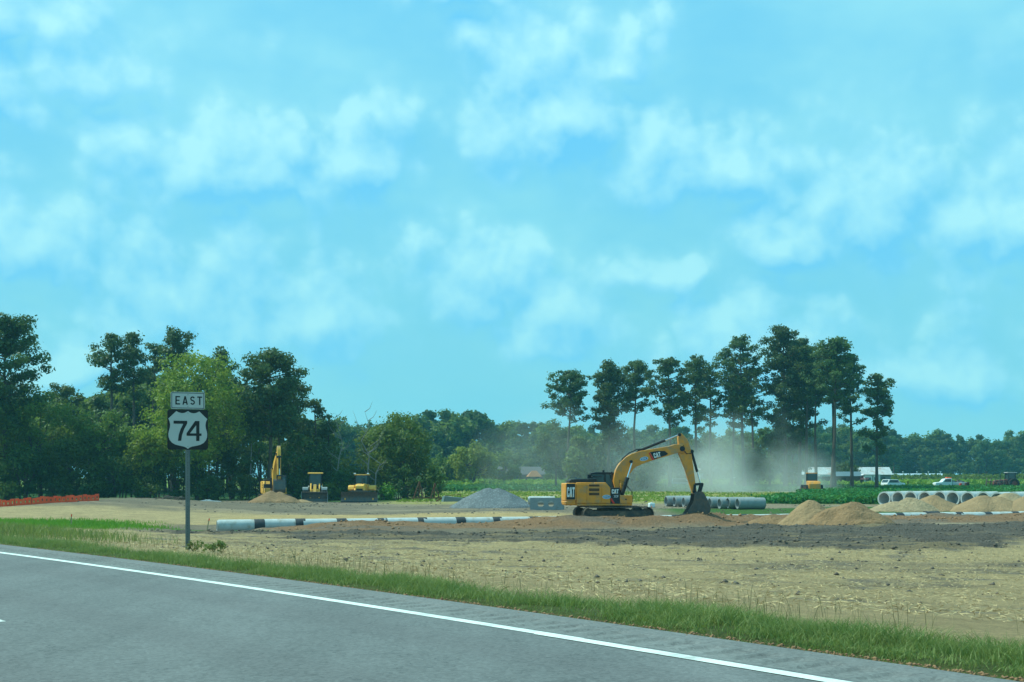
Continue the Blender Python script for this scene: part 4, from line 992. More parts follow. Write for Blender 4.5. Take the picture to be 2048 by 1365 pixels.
DY = 141.5
dz = empty('bulldozer', (bx(723, DY), DY, gz(bx(723, DY), DY)), R(-90), 'yellow bulldozer facing the camera behind its wide steel blade', 'bulldozer')
for y in (-1.15, 1.15):
    g = empty('track', (-.2, 0, 0)); g.parent = dz
    m_ = MB(); track_belt(m_, 4.2, 1.05, .86, y, .21); m_.build('track_shoes', mat('shiny_shoe', (.34, .34, .32), .5, .4, var=.2, dirt=.3), g, smooth=False)['kind'] = 'stuff'
    m_ = MB(); m_.prism([(-1.7, .2), (1.7, .2), (1.8, .5), (1.4, .8), (-1.4, .8), (-1.8, .5)], y - .25, y + .25); m_.build('track_frame', MUDSTEEL, g, bevel=.03)
    m_ = MB(); m_.prism([(-1.6, 1.32), (.0, 1.32), (.25, 1.45), (.1, 1.78), (-.2, 1.92), (-1.6, 1.92)], y - .36, y + .36); m_.build('fender', YEL2, dz, bevel=.06)
m_ = MB(); m_.prism([(-.1, .6), (1.75, .6), (1.85, .9), (1.80, 1.85), (1.5, 2.02), (-.1, 2.10)], -.48, .48); hd = m_.build('engine_hood', YEL2, dz, bevel=.05)
m_ = MB(); m_.box(1.845, 1.865, -.36, .36, .72, 1.55)
for k in range(8): m_.box(1.866, 1.875, -.34, .34, .76 + k * .1, .80 + k * .1)
m_.build('radiator_grille', BLK, hd, smooth=False)
m_ = MB(); m_.cyl((.7, .2, 2.0), (.7, .2, 2.75), .07, 10); m_.build('exhaust_pipe', BLK, dz)
cab = empty('cab', (0, 0, 0)); cab.parent = dz
m_ = MB(); m_.box(-1.5, .0, -.72, .72, 1.3, 2.05); m_.build('cab_lower', YEL2, cab, bevel=.03)
m_ = MB()
for x in (-1.45, -.05):
    for y in (-.74, .74): m_.bar((x, y, 2.0), (x, y * .93, 3.05), .11)
each(m_, 'cab_post', BLK, cab); m_ = MB(); m_.box(-1.6, .12, -.80, .80, 3.05, 3.16); m_.build('cab_roof', YEL2, cab, bevel=.03)
m_ = MB(); m_.box(-.045, -.035, -.64, .64, 2.06, 3.04); m_.build('windscreen', GLASS, cab)
for y in (-.715, .715): m_ = MB(); m_.box(-1.38, -.12, y - .005, y + .005, 2.06, 3.04); m_.build('window_pane', GLASS, cab)
m_ = MB(); m_.box(-1.5, -1.49, -.64, .64, 2.06, 3.04); m_.build('window_pane', GLASS, cab)
for y in (-.74, .74):
    m_ = MB(); m_.box(-.02, .14, y - .12, y + .12, 3.165, 3.30); m_.build('work_light', WHT, cab, bevel=.03)
    m_ = MB(); m_.cyl((1.6, y * .75, 1.55), (2.3, y * .62, .95), .07, 10); m_.build('lift_cylinder', YEL2, dz)
    m_ = MB(); m_.bar((.4, y * 2.2, .55), (2.3, y * 2.1, .40), .16, .2); m_.build('push_arm', YEL2, dz)
bl = []
for k in range(9): t_ = k / 8; bl.append((2.40 - .22 * math.sin(math.pi * t_) + .10 * t_, .02 + 1.18 * t_))
m_ = MB(); m_.prism(bl + [(a - .06, b) for a, b in bl[::-1]], -2.02, 2.02); bld = m_.build('blade', STEEL, dz, smooth=False)
m_ = MB(); m_.prism([(-1.15, 1.20), (1.15, 1.20), (.80, 1.38), (-.80, 1.38)], 2.44, 2.48, 'x'); m_.build('spill_guard', STEEL, bld, smooth=False)
m_ = MB(); m_.box(2.425, 2.445, -2.02, 2.02, -.02, .16); m_.build('cutting_edge', mat('dark_edge', (.05, .055, .06), .4, .7), bld, smooth=False)

# ================================================================ concrete pipes
def pipe_mesh(name, Ro, Ri, L, m, bell=False, n=28):
    mb = MB()
    if bell: prof = [(Ri, 0), (Ro * 1.0, 0), (Ro * 1.0, .12), (Ro * .985, .13), (Ro * .985, L), (Ri, L)]
    else: prof = [(Ri, .0), (Ri * 1.10, .0), (Ri * 1.10, .09), (Ro, .09), (Ro, L - .01), (Ri, L - .01)]
    mb.lathe(prof, n, 'x', closed=True)
    me = mb.mesh(name, m, True); return me
def place_pipe(me, x, y, z, ang, label, group, name='concrete_pipe', roll=0):
    o = link(name, me, None, (x, y, z), (roll, 0, ang)); return prop(o, label, 'pipe', group)
ang = math.atan2(PDIR[1], PDIR[0])
SEC = 2.42; NP = 25
me = pipe_mesh('concrete_pipe', PIPE_R, PIPE_R * .80, SEC - .012, CONC)
wmb = MB(); wmb.lathe([(PIPE_R + .004, 0), (PIPE_R + .016, .02), (PIPE_R + .012, .3), (PIPE_R + .018, .58), (PIPE_R + .004, .60)], 28, 'x'); wme = wmb.mesh('joint_wrap', WRAP, True)
for k in range(NP):
    s = k * SEC; wob = 0.02 * math.sin(k * 2.3)
    x, y = PA + PDIR * s + PNRM * wob
    lab = ('concrete pipe section at the open left end of the laid pipeline' if k == 0 else 'concrete pipe section, %s from the open left end of the laid pipeline' % ORD[k])
    o = place_pipe(me, x, y, PIPE_Z + .01 * math.sin(k * 1.7), ang, lab, 'laid pipeline sections', roll=k * .9)
    w = link('joint_wrap', wme, o, (SEC - .32 + .05 * math.sin(k * 5.1), 0, 0), (k * 1.3, 0, 0))
# row of smaller pipes behind the excavator bucket
me = pipe_mesh('concrete_pipe', .50, .40, 2.44, CONC2, n=28)
py0 = 106
us = [1352, 1367, 1379, 1390, 1406, 1424, 1438, 1455, 1472]
for k, u in enumerate(us):
    y = py0 + .35 * math.sin(k * 1.9) + (len(us) - k) * .22; x = bx(u, y)
    if k: x = max(x, lastx + .62)
    lastx = x
    place_pipe(me, x, y + (len(us) - 1 - k) * .9, gz(x, y) + .50, R(13), 'grey concrete pipe, %s from the left in the row behind the excavator bucket' % ORD[k], 'pipes behind the bucket')
# big pipes at the right
me = pipe_mesh('big_concrete_pipe', .72, .585, 2.44, CONC, True, 32)
for k in range(12):
    x, y = 36.9 + .985 * k + .06 * math.sin(k * 2.1), 124.0 - 1.09 * k
    place_pipe(me, x, y, gz(x + .9, y + .8) + .70, R(42), 'large concrete pipe, %s from the left in the row behind the sand piles' % ORD[k], 'large pipes behind the sand piles', 'big_concrete_pipe')

# pierced precast block and its pipe
bxx, byy = bx(1094, 104), 104
blk = empty('precast_block', (bxx, byy, gz(bxx, byy) - .03), R(-2), 'grey precast concrete block with two round holes left of the excavator', 'concrete block')
outer = [(-1.40, 0), (1.46, 0), (1.32, 1.06), (-1.40, 1.06)]
holes = [(-.52, .56, .26), (.34, .56, .24)]
def holed(mb, y0, y1):
    # panel divided into columns round each hole
    def col(x0, x1, z0, z1, y0=y0, y1=y1): mb.prism([(x0, z0), (x1, z0), (x1, z1), (x0, z1)], y0, y1)
    col(-1.40, -.80, 0, 1.06)
    for (cx, cz, r), xr in zip(holes, ((-.80, -.14), (-.14, .62))):
        n = 16
        for sgn in (1, -1):
            arc = [(cx + r * math.cos(math.pi * k / n), cz + sgn * r * math.sin(math.pi * k / n)) for k in range(n + 1)]
            zt = 1.06 if sgn > 0 else 0
            mb.prism([(xr[1], cz), (xr[1], zt), (xr[0], zt), (xr[0], cz)] + arc[::-1], y0, y1)
    mb.prism([(.62, 0), (1.46, 0), (1.32, 1.06), (.62, 1.06)], y0, y1)
m_ = MB(); holed(m_, -.45, -.30); m_.build('front_panel', CONC2, blk, smooth=False)
m_ = MB(); m_.prism([(-1.40, 0), (-1.25, 0), (-1.25, 1.06), (-1.40, 1.06)], -.297, .75); m_.build('end_panel', CONC2, blk, smooth=False)
m_ = MB(); m_.prism([(1.31, 0), (1.46, 0), (1.32, 1.06), (1.17, 1.06)], -.297, .75); m_.build('end_panel', CONC2, blk, smooth=False)
m_ = MB(); m_.box(-1.247, 1.17, .60, .75, 0, .32); m_.build('rear_panel', CONC2, blk, smooth=False)
me = pipe_mesh('concrete_pipe', .36, .28, 2.3, CONC)
place_pipe(me, bx(1056, 107), 107.5, gz(bx(1056, 107), 107.5) + .72, R(3), 'short pale concrete pipe lying behind the pierced concrete block', None)

# ================================================================ small site things
# orange barrier fence on the bank
fpts = [(bx(-40, 92), 92), (bx(20, 93.5), 93.5), (bx(80, 95), 95), (bx(140, 97), 97), (bx(198, 99.5), 99.5)]
fen = empty('orange_fence', (fpts[2][0], fpts[2][1], 0), 0, 'sagging orange plastic barrier fence on the left bank', 'fence')
ORG = mat('orange_plastic', (0.85, 0.10, 0.022), .55, var=.12, scale=2)
tt = np.linspace(0, 1, 29); fx = np.interp(tt, np.linspace(0, 1, 5), [p[0] for p in fpts]); fy = np.interp(tt, np.linspace(0, 1, 5), [p[1] for p in fpts])
fz = ground(fx, fy)
fo = Vector((fpts[2][0], fpts[2][1], 0))
for k in range(28):
    mb = MB(); hgt = .54 + .05 * math.sin(k * 1.9)
    a = Vector((fx[k], fy[k], fz[k] - .03)) - fo; b = Vector((fx[k + 1], fy[k + 1], fz[k + 1] - .03)) - fo
    dn = (b - a).normalized(); off = Vector((0, .05 * math.sin(k * 2.7), 0))
    def q(u, v, o): return tuple(a + (b - a) * u + Vector((0, 0, (hgt if u < 1 else hgt) * v)) + off * v + Vector((0, o, 0)))
    us_ = [0, .40, .66, 1]; vs_ = [0, .36, .68, 1]
    for i in range(3):
        for j in range(3):
            if i == 1 and j == 1: continue
            c4 = [(us_[i], vs_[j]), (us_[i + 1], vs_[j]), (us_[i + 1], vs_[j + 1]), (us_[i], vs_[j + 1])]
            mb.add([q(u, v, 0) for u, v in c4] + [q(u, v, .012) for u, v in c4], [(0, 1, 2, 3), (7, 6, 5, 4), (0, 4, 5, 1), (2, 6, 7, 3), (1, 5, 6, 2), (3, 7, 4, 0)])
    mb.build('fence_panel', ORG, fen, smooth=False)
    if k % 4 == 0:
        mb = MB(); mb.bar(a + Vector((0, .03, -.2)), a + Vector((0, .03, .62)), .04); mb.build('fence_stake', BARK, fen)
# survey stakes
for k, (u, Y, lean, lab) in enumerate(((413, 66.5, .25, 'thin orange tipped survey stake left of the open pipe end'), (142, 64, .05, 'small orange survey stake in the bright grass patch'), (1302, 92, .1, 'short wooden survey stake behind the excavator'))):
    x = bx(u, Y); st = empty('survey_stake', (x, Y, gz(x, Y)), 0, lab, 'stake', 'survey stakes')
    m_ = MB(); m_.bar((0, 0, -.1), (lean * .5, 0, .55), .045); m_.build('stake', mat('raw_wood', (.42, .30, .17), .8), st)
    m_ = MB(); m_.bar((lean * .51, 0, .552), (lean * .62, 0, .68), .05); m_.build('painted_tip', ORG, st)
# white box
x = bx(1303, 110); m_ = MB(); m_.box(-.27, .27, -.2, .2, 0, .40); wb = empty('white_tank', (x, 110, gz(x, 110)), R(20), 'small white plastic tank on the ground behind the excavator', 'tank')
m_.build('tank_body', WPAINT, wb, bevel=.06); m_ = MB(); m_.cyl((0, 0, .402), (0, 0, .46), .08, 12); m_.build('lid', WPAINT, wb)
# crumpled sheet
x, y = bx(417, 118), 118; n = 16; u = np.linspace(-1, 1, n); U, W = np.meshgrid(u, u); ZZ = np.clip(.38 * fbm(U * 2.2 + 5, W * 2.2, 4) * (1.15 - np.hypot(U, W)) , -.05, 1) + .02
I = np.arange(n * n).reshape(n, n); F = np.stack([I[:-1, :-1], I[:-1, 1:], I[1:, 1:], I[1:, :-1]], -1).reshape(-1, 4)
prop(link('plastic_sheet', fast_mesh('plastic_sheet', np.stack([U * 1.25, W * 1.0, ZZ * .8], -1).reshape(-1, 3), F, mat('grey_plastic', (.17, .19, .19), .5, var=.4, scale=3)), None, (x, y, gz(x, y))), 'crumpled grey plastic sheet on bare ground behind the route sign', 'plastic sheet')
# brush pile
x, y = bx(345, 138), 138; bpile = empty('brush_pile', (x, y, gz(x, y)), 0, 'dark heap of branches at the wood edge behind the route sign', 'brush pile')
for k in range(26):
    a = random.uniform(0, 6.28); l = random.uniform(.6, 1.6); cx, cy_, cz = random.gauss(0, .7), random.gauss(0, .4), random.uniform(.05, .55)
    m_ = MB(); m_.path([(cx - l * math.cos(a), cy_ - l * math.sin(a) * .4, max(0, cz - .2)), (cx, cy_, cz + .1), (cx + l * math.cos(a), cy_ + l * .4 * math.sin(a), cz + random.uniform(-.2, .3))], [.06, .05, .02], 5); m_.build('branch', BARK, bpile)
# rusty spring-tooth harrow, trough, scrap
x, y = bx(852, 146), 146; hw = empty('harrow', (x, y, gz(x, y)), R(8), 'rusty harrow frame standing at the right end of the wood', 'harrow')
m_ = MB()
for (p, q) in (((-1.5, 0, .2), (-.75, .2, 2.3)), ((-.75, .2, 2.3), (-.3, 0, .3)), ((.55, 0, .3), (1.05, .1, 2.1)), ((1.05, .1, 2.1), (1.6, 0, .2)), ((-1.6, 0, .35), (1.7, 0, .35)), ((-1.6, .9, .35), (1.7, .9, .35)), ((-1.6, 0, .35), (-1.6, .9, .35)), ((1.7, 0, .35), (1.7, .9, .35)), ((-.75, .2, 2.3), (-.75, .9, .35)), ((1.05, .1, 2.1), (1.05, .9, .35))): m_.bar(p, q, .09)
each(m_, 'frame_bar', RUST, hw)
for k in range(13):
    m_ = MB(); xx = -1.5 + k * .255; m_.path([(xx, 0, .3), (xx, -.15, .38), (xx, -.28, .2), (xx, -.15, -.04)], .03, 5); m_.build('tine', RUST, hw)
x, y = bx(905, 140), 140; tr = empty('metal_trough', (x, y, gz(x, y)), R(-12), 'overturned galvanised metal trough left of the gravel pile', 'trough')
m_ = MB(); m_.prism([(-.9, .0), (2.0, -.02), (2.1, .30), (-.75, .62)], -.5, .45); m_.build('trough_body', GALV, tr, smooth=False)
m_ = MB(); m_.prism([(-1.15, .0), (-.92, .0), (-.77, .62), (-1.0, .62)], -.55, .5); m_.build('trough_end', mat('pale_metal', (.5, .52, .52), .5), tr, smooth=False)
m_ = MB(); m_.bar((-.9, 0, .66), (1.0, -.1, .80), .12, .06); m_.bar((.95, -.1, .8), (1.0, -.1, .55), .08); m_.bar((1.2, 0, .5), (2.6, .2, .25), .10); m_.bar((1.3, .1, .2), (2.7, .3, .1), .10); m_.bar((-1.9, 0, .05), (-1.1, 0, .45), .14); each(m_, 'loose_rail', RUST, tr)
x, y = bx(1022, 124), 124; sc_ = empty('scrap_heap', (x, y, gz(x, y)), 0, 'rusty scrap heap peeking from behind the gravel pile', 'scrap heap')
for k in range(16):
    m_ = MB(); a = random.uniform(-1, 1); p = Vector((random.gauss(0, .6), random.gauss(0, .4), random.uniform(.1, 1.2))); d_ = Vector((random.uniform(-1, 1), random.uniform(-.4, .4), random.uniform(-.5, .6))) * random.uniform(.4, .9)
    m_.bar(p - d_, p + d_, random.uniform(.08, .22), random.uniform(.05, .2)); m_.build('scrap_piece', (RUST, BLK, MUDSTEEL)[k % 3], sc_)
# rag on a pipe at the right
sx_, sy_ = PA + PDIR * 48.6; n = 12; u = np.linspace(-1, 1, n); U, W = np.meshgrid(u, u)
rz_ = PIPE_R * np.cos(W * 1.35) + .05 + .06 * fbm(U * 3, W * 3, 3); ry_ = (PIPE_R + .05) * np.sin(W * 1.35)
I = np.arange(n * n).reshape(n, n); F = np.stack([I[:-1, :-1], I[:-1, 1:], I[1:, 1:], I[1:, :-1]], -1).reshape(-1, 4)
prop(link('black_fabric', fast_mesh('black_fabric', np.stack([U * .55, ry_, rz_], -1).reshape(-1, 3), F, WRAP), None, (sx_, sy_, PIPE_Z), (0, 0, ang)), 'black fabric draped over the pipeline at the far right', 'fabric')
# ================================================================ trees
def ell_pts(n, r, flat, g):
    d = g.normal(0, 1, (n, 3)); d /= np.linalg.norm(d, axis=1, keepdims=True)
    q = d * (g.random((n, 1)) ** 0.45) * np.where(g.random((n, 1)) < .16, 1.0 + .6 * g.random((n, 1)), 1.0)
    return q * np.array([r, r, r * flat]), d
def crown_mesh(name, clumps, per, leaf, m, g, flat=0.62, up=0.35):
    """clumps: rows of x y z r"""
    C, N, S = [], [], []
    for (x, y, z, r) in clumps:
        k = max(8, int(per * r * r))
        q, d = ell_pts(k, r, flat, g)
        C.append(q + (x, y, z)); N.append(d + g.normal(0, .45, d.shape) + (0, 0, up)); S.append(leaf * (0.65 + .7 * g.random(k)))
    v, f = leaves(np.concatenate(C), np.concatenate(N), np.concatenate(S), g)
    return fast_mesh(name, v, f, m)
def limb_pts(a, b, sag, g):
    a, b = Vector(a), Vector(b); mid_ = a.lerp(b, .5) + Vector((g.normal(0, .15), g.normal(0, .15), sag)); return [a, mid_, b]
def pine_data(seed, H, Rr, cb, ncl, per=70, leaf=.38, lean=0.0, rc=1.0, m=None, limbs=True, tr=None, lowbias=1.0):
    g = np.random.default_rng(seed); tb = MB(); tr = tr or (H * .0125 + .04)
    n = 9; wob = g.normal(0, .10, (n, 2)).cumsum(0) * .6
    tp = [Vector((lean * H * (k / (n - 1)) + wob[k, 0] * (k > 0), wob[k, 1] * (k > 0), H * .97 * k / (n - 1) - (.3 if k == 0 else 0))) for k in range(n)]
    tb.path(tp, [tr * (1.25 if k == 0 else 1) * (1 - .80 * (k / (n - 1))) for k in range(n)], 8)
    def on(h): f = min(max(h / (H * .97), 0), .999) * (n - 1); i = int(f); return tp[i].lerp(tp[i + 1], f - i)
    cl = []
    nb = max(5, ncl // 3); lo_w = g.uniform(.40, .85); wv_ = g.uniform(.05, .22); ph_ = g.uniform(0, 6)
    for i in range(nb):
        s = ((i + .5) / nb) ** (lowbias * g.uniform(.78, .86)); s = min(max(s + g.normal(0, .03), 0), 1); h = H * (cb + (1 - cb) * s)
        prof = (max(0.02, 1 - s ** 4.5) ** .5) * (lo_w + (1 - lo_w) * min(1, s / .5)) * (1 + wv_ * math.sin(s * 9 + ph_))
        a = i * 2.4 + g.normal(0, .5); L = Rr * prof * g.uniform(.45, 1.10)
        t0 = on(max(h - L * .25, 1)); e = Vector((t0.x + L * math.cos(a), t0.y + L * math.sin(a), h + L * .10))
        if limbs and L > .6: tb.path(limb_pts(t0, e, -.02 * L, g), [tr * .28, tr * .2, tr * .08], 5, cap=False)
        k = 3 if L > 1.2 else 2
        for j in range(k):
            f = 1 - j * .33 * g.uniform(.7, 1.2); p = t0.lerp(e, max(.15, f))
            r = rc * g.uniform(.60, 1.15) * (.75 + .25 * f)
            cl.append((p.x + g.normal(0, .25), p.y + g.normal(0, .25), p.z + .2 + g.normal(0, .22), r))
    tpz = on(H); cl.append((tpz.x, tpz.y, H - .3, rc * .8)); cl.append((tpz.x + .3, tpz.y, H - 1.0, rc * .9))
    return tb.mesh('trunk', BARK, True), crown_mesh('crown', cl, per, leaf, m or L_PINE, g)
def broad_data(seed, H, Rr, cb, ncl, per=60, leaf=.36, rc=1.1, m=None, tr=.22, stems=1, bark=None, sq=1.0):
    g = np.random.default_rng(seed); tb = MB(); cl = []
    zc = H * (cb + (1 - cb) * .5); hz_ = H * (1 - cb) * .5
    for i in range(ncl):
        d = g.normal(0, 1, 3); d /= np.linalg.norm(d); q = .40 + .55 * g.random() ** .5
        lump = .82 + .36 * vnoise(np.array([d[0] * 1.7 + seed]), np.array([d[2] * 1.7 + d[1]]))[0]
        wide = 1.0 if d[2] > 0 else (1.0 + .08 * sq)
        cl.append((d[0] * Rr * q * lump * wide, d[1] * Rr * q * lump, zc + d[2] * hz_ * q * lump, rc * g.uniform(.6, 1.2)))
    for s in range(stems):
        bx_, by_ = (g.normal(0, .35), g.normal(0, .2)) if stems > 1 else (0, 0)
        top = Vector((bx_ * 3 + g.normal(0, .3), by_ * 3, H * (cb + .55 * (1 - cb))))
        tb.path([(bx_, by_, -.3), (bx_ * 1.4, by_, H * .3), tuple(top)], [tr * 1.2, tr * .85, tr * .3], 8)
        for k in range(7):
            c_ = cl[g.integers(0, len(cl))]; st = Vector((bx_ * 1.4, by_, H * .28)).lerp(top, g.uniform(0, .8))
            tb.path(limb_pts(st, c_[:3], -.1, g), [tr * .4, tr * .28, tr * .1], 5, cap=False)
    return tb.mesh('trunk', bark or BARK, True), crown_mesh('crown', cl, per, leaf, m or L_DEC, g, .85, .30)
def tree(name, data, x, y, label, cat='tree', group=None, rz=0.0, sc=1.0, z=None):
    r = empty(name, (x, y, gz(x, y) if z is None else z), rz, label, cat, group)
    link('trunk', data[0], r); link('crown', data[1], r)
    if sc != 1.0: r.scale = (sc, sc, sc)
    return r
def hgt(py, Y, x): return 1.4 + (955 - py) * Y / 2500 - gz(x, Y)

# --- tall pine row behind the excavator: column, top row, half width (columns), crown start row, distance
PINES = [(1134, 747, 42, 862, 214, 48, 'leaning'), (1216, 731, 31, 880, 216, 60, 'dense'), (1266, 726, 33, 845, 218, 36, ''), (1339, 721, 42, 875, 212, 46, ''), (1393, 716, 34, 878, 216, 40, ''),
         (1421, 736, 26, 868, 222, 26, ''), (1462, 749, 30, 880, 220, 34, ''), (1489, 676, 40, 860, 214, 54, ''), (1505, 740, 28, 880, 226, 30, ''), (1571, 660, 46, 900, 212, 92, 'dense'),
         (1598, 682, 40, 880, 220, 62, 'dense'), (1612, 700, 30, 830, 210, 30, ''), (1634, 745, 26, 830, 208, 24, ''), (1663, 681, 40, 832, 205, 56, ''), (1670, 705, 30, 840, 216, 34, ''), (1704, 714, 25, 872, 214, 40, ''), (1753, 757, 34, 930, 206, 50, '')]
for k, (u, top, hw_, cbr, Y, ncl, note) in enumerate(PINES):
    x = bx(u, Y); H = hgt(top, Y, x); cb = max(.12, (hgt(cbr - (22 if note != 'dense' else 0), Y, x)) / H)
    da = pine_data(100 + k, H, hw_ * Y / 2500 * 1.22, cb, int(ncl * 3.0), 84 if note != 'dense' else 84, .32, lean=(.03 if note == 'leaning' else random.uniform(-.03, .03)), rc=0.92 if note != 'dense' else 1.15, m=L_PINE if k % 3 else L_PINE2, tr=.19 + .012 * H / 2, lowbias=.9)
    tree('pine_tree', da, x, Y, 'tall pine, %s from the left in the row behind the working excavator' % ORD[k], 'pine tree', 'tall pines behind the excavator')
# broadleaf trees at the feet of that row
FEET = [(1112, 838, 40, 222, L_DARK, 9), (1165, 868, 26, 226, L_DEC, 7), (1218, 850, 30, 224, L_DARK, 8), (1152, 898, 18, 206, L_DEC, 6), (1300, 905, 30, 232, L_DARK, 7), (1262, 930, 22, 204, L_DARK, 6), (1290, 925, 18, 206, L_DARK, 6), (1420, 862, 34, 236, L_DARK, 8), (1475, 858, 38, 232, L_DEC, 8), (1540, 850, 36, 230, L_DARK, 8), (1585, 862, 34, 226, L_DARK, 8), (1360, 880, 28, 238, L_DARK, 7), (1694, 930, 22, 264, L_DARK, 6), (1500, 900, 28, 222, L_DARK, 7)]
for k, (u, top, hw_, Y, m, cl) in enumerate(FEET):
    x = bx(u, Y); H = hgt(top, Y, x); r = hw_ * Y / 2500
    da = broad_data(200 + k, H, r, .12, 46, 55, .46, rc=1.15, m=m, tr=.16)
    tree('broadleaf_tree', da, x, Y, 'dark broadleaf tree, %s from the left at the foot of the pines' % ORD[sorted(f[0] for f in FEET).index(u)], 'tree', 'broadleaf trees under the pines')

# --- wood on the left
WP = [(12, 640, 96, 850, 150, 120, 1.5, 'broad tall pine at the left picture edge'), (-40, 690, 60, 900, 165, 60, 1.3, 'tall pine half cut off by the left picture edge'), (222, 671, 44, 790, 176, 62, 1.15, 'tall pine with a bare lower trunk, left in the back row of the wood'),
      (272, 674, 30, 800, 178, 50, 1.15, 'tall narrow pine beside the bare trunked pine in the wood'), (345, 664, 42, 760, 182, 54, 1.15, 'tallest pine above the yellow green tree in the wood'), (442, 704, 36, 800, 178, 50, 1.1, 'pine rising just right of the yellow green tree'),
      (540, 711, 74, 880, 153, 120, 1.35, 'large spreading pine behind the parked excavator'), (588, 760, 40, 890, 160, 50, 1.2, 'smaller pine at the right shoulder of the large spreading pine'), (632, 806, 26, 960, 158, 44, 1.0, 'dark cedar like tree at the right end of the tall wood'),
      (140, 772, 40, 880, 184, 40, 1.2, 'low dark pine in the gap left of the bare trunked pine'), (655, 845, 22, 970, 160, 30, 1.0, 'small dark conifer behind the wheel loader'), (200, 790, 30, 890, 186, 34, 1.1, 'low pine behind the left broadleaf trees'), (305, 690, 30, 800, 186, 40, 1.1, 'slim pine between the tallest pines of the wood')]
for k, (u, top, hw_, cbr, Y, ncl, rc, lab) in enumerate(WP):
    x = bx(u, Y); H = hgt(top, Y, x); cb = max(.12, hgt(cbr, Y, x) / H)
    da = pine_data(300 + k, H, hw_ * Y / 2500, cb, ncl, 80, .30, rc=rc, m=L_PINE if k % 2 else L_PINE2, tr=.16 + .008 * H)
    tree('pine_tree', da, x, Y, lab, 'pine tree', 'pines of the left wood')
WB = [(388, 698, 98, 151, L_YEL, 240, 'large yellow green broadleaf tree behind the route sign'), (90, 785, 78, 152, L_DEC, 100, 'broad green tree behind the orange fence'), (212, 815, 66, 154, L_DEC, 90, 'broad green tree left of the yellow green tree'),
      (-10, 800, 50, 149, L_DEC, 60, 'green tree at the left picture edge behind the fence'), (470, 790, 56, 160, L_DARK, 70, 'dark tree between the yellow green tree and the large pine'), (300, 850, 40, 151, L_YEL, 46, 'light green sapling at the left foot of the yellow green tree'),
      (590, 860, 50, 156, L_DARK, 60, 'dark broadleaf tree behind the parked excavator boom'), (420, 880, 60, 155, L_DARK, 60, 'dark leafy tree right behind the sign post'), (150, 870, 50, 150, L_DARK, 60, 'dark low tree behind the fence end'), (805, 828, 62, 156, L_DEC, 120, 'large round green tree at the right end of the wood'),
      (755, 850, 36, 160, L_DEC, 50, 'slim green tree left of the large round one'), (530, 880, 60, 158, L_DARK, 60, 'dark undergrowth tree behind the parked excavator'), (650, 890, 40, 157, L_DARK, 46, 'dark leafy tree behind the wheel loader cab'), (360, 900, 50, 151, L_DARK, 50, 'dark low tree behind the brush pile'), (235, 900, 44, 149.5, L_DARK, 46, 'dark low tree left of the brush pile'),
      (45, 890, 44, 148, L_DARK, 46, 'dark low tree just behind the orange fence')]
for k, (u, top, hw_, Y, m, ncl, lab) in enumerate(WB):
    x = bx(u, Y); H = hgt(top, Y, x)
    big = H > 9
    da = broad_data(400 + k, H, hw_ * Y / 2500, .16 if big else .04, ncl, 74, .27, rc=1.15, m=m, tr=.18 if big else .09, stems=2 if big else 4)
    tree('broadleaf_tree', da, x, Y, lab, 'tree', 'broadleaf trees of the left wood')
WS = [(700, 905, 24, 153, L_DEC), (740, 890, 34, 154, L_DEC), (768, 915, 26, 152, L_DEC), (680, 940, 16, 151, L_DARK), (838, 905, 30, 153, L_DARK), (868, 925, 18, 152, L_DEC), (720, 935, 18, 151.5, L_DARK), (800, 930, 30, 151, L_DARK), (776, 972, 7, 148.6, L_LUSH), (15, 960, 22, 146, L_DEC), (120, 955, 26, 147.5, L_DARK), (190, 960, 20, 147.5, L_DARK), (290, 950, 30, 148, L_DARK), (420, 955, 26, 148.5, L_DARK), (480, 945, 28, 150, L_DARK), (585, 955, 20, 153, L_DARK), (665, 965, 14, 150, L_DEC)]
order = sorted(w[0] for w in WS)
for k, (u, top, hw_, Y, m) in enumerate(WS):
    x = bx(u, Y); H = hgt(top, Y, x)
    da = broad_data(500 + k, H, hw_ * Y / 2500, .0, 34, 90, .24, rc=.75, m=m, tr=.05, stems=4)
    tree('shrub', da, x, Y, 'leafy shrub, %s from the left along the wood edge' % ORD[order.index(u)], 'shrub', 'shrubs along the wood edge')
# visible slender trunks inside the wood
for k, u in enumerate((28, 52, 78, 105, 178, 232, 262, 318, 340, 405, 436, 462, 498, 524, 566)):
    Y = 151.5 + (k * 1.7) % 4; x = bx(u, Y); g = np.random.default_rng(k)
    r = empty('slender_tree', (x, Y, gz(x, Y)), 0, 'slender dark trunk, %s from the left inside the shaded wood edge' % ORD[k], 'tree', 'slender trunks of the wood edge')
    m_ = MB(); H = g.uniform(7, 10); m_.path([(0, 0, -.2), (g.normal(0, .2), 0, H * .5), (g.normal(0, .5), 0, H)], [g.uniform(.09, .16), .09, .03], 7); m_.build('trunk', BARKG if k % 4 == 0 else BARK, r)
    cl = [(g.normal(0, .9), g.normal(0, .6), H * g.uniform(.55, 1.02), g.uniform(.5, .9)) for _ in range(9)]
    link('crown', crown_mesh('crown', cl, 80, .27, L_DEC if k % 2 else L_DARK, g, .8), r)
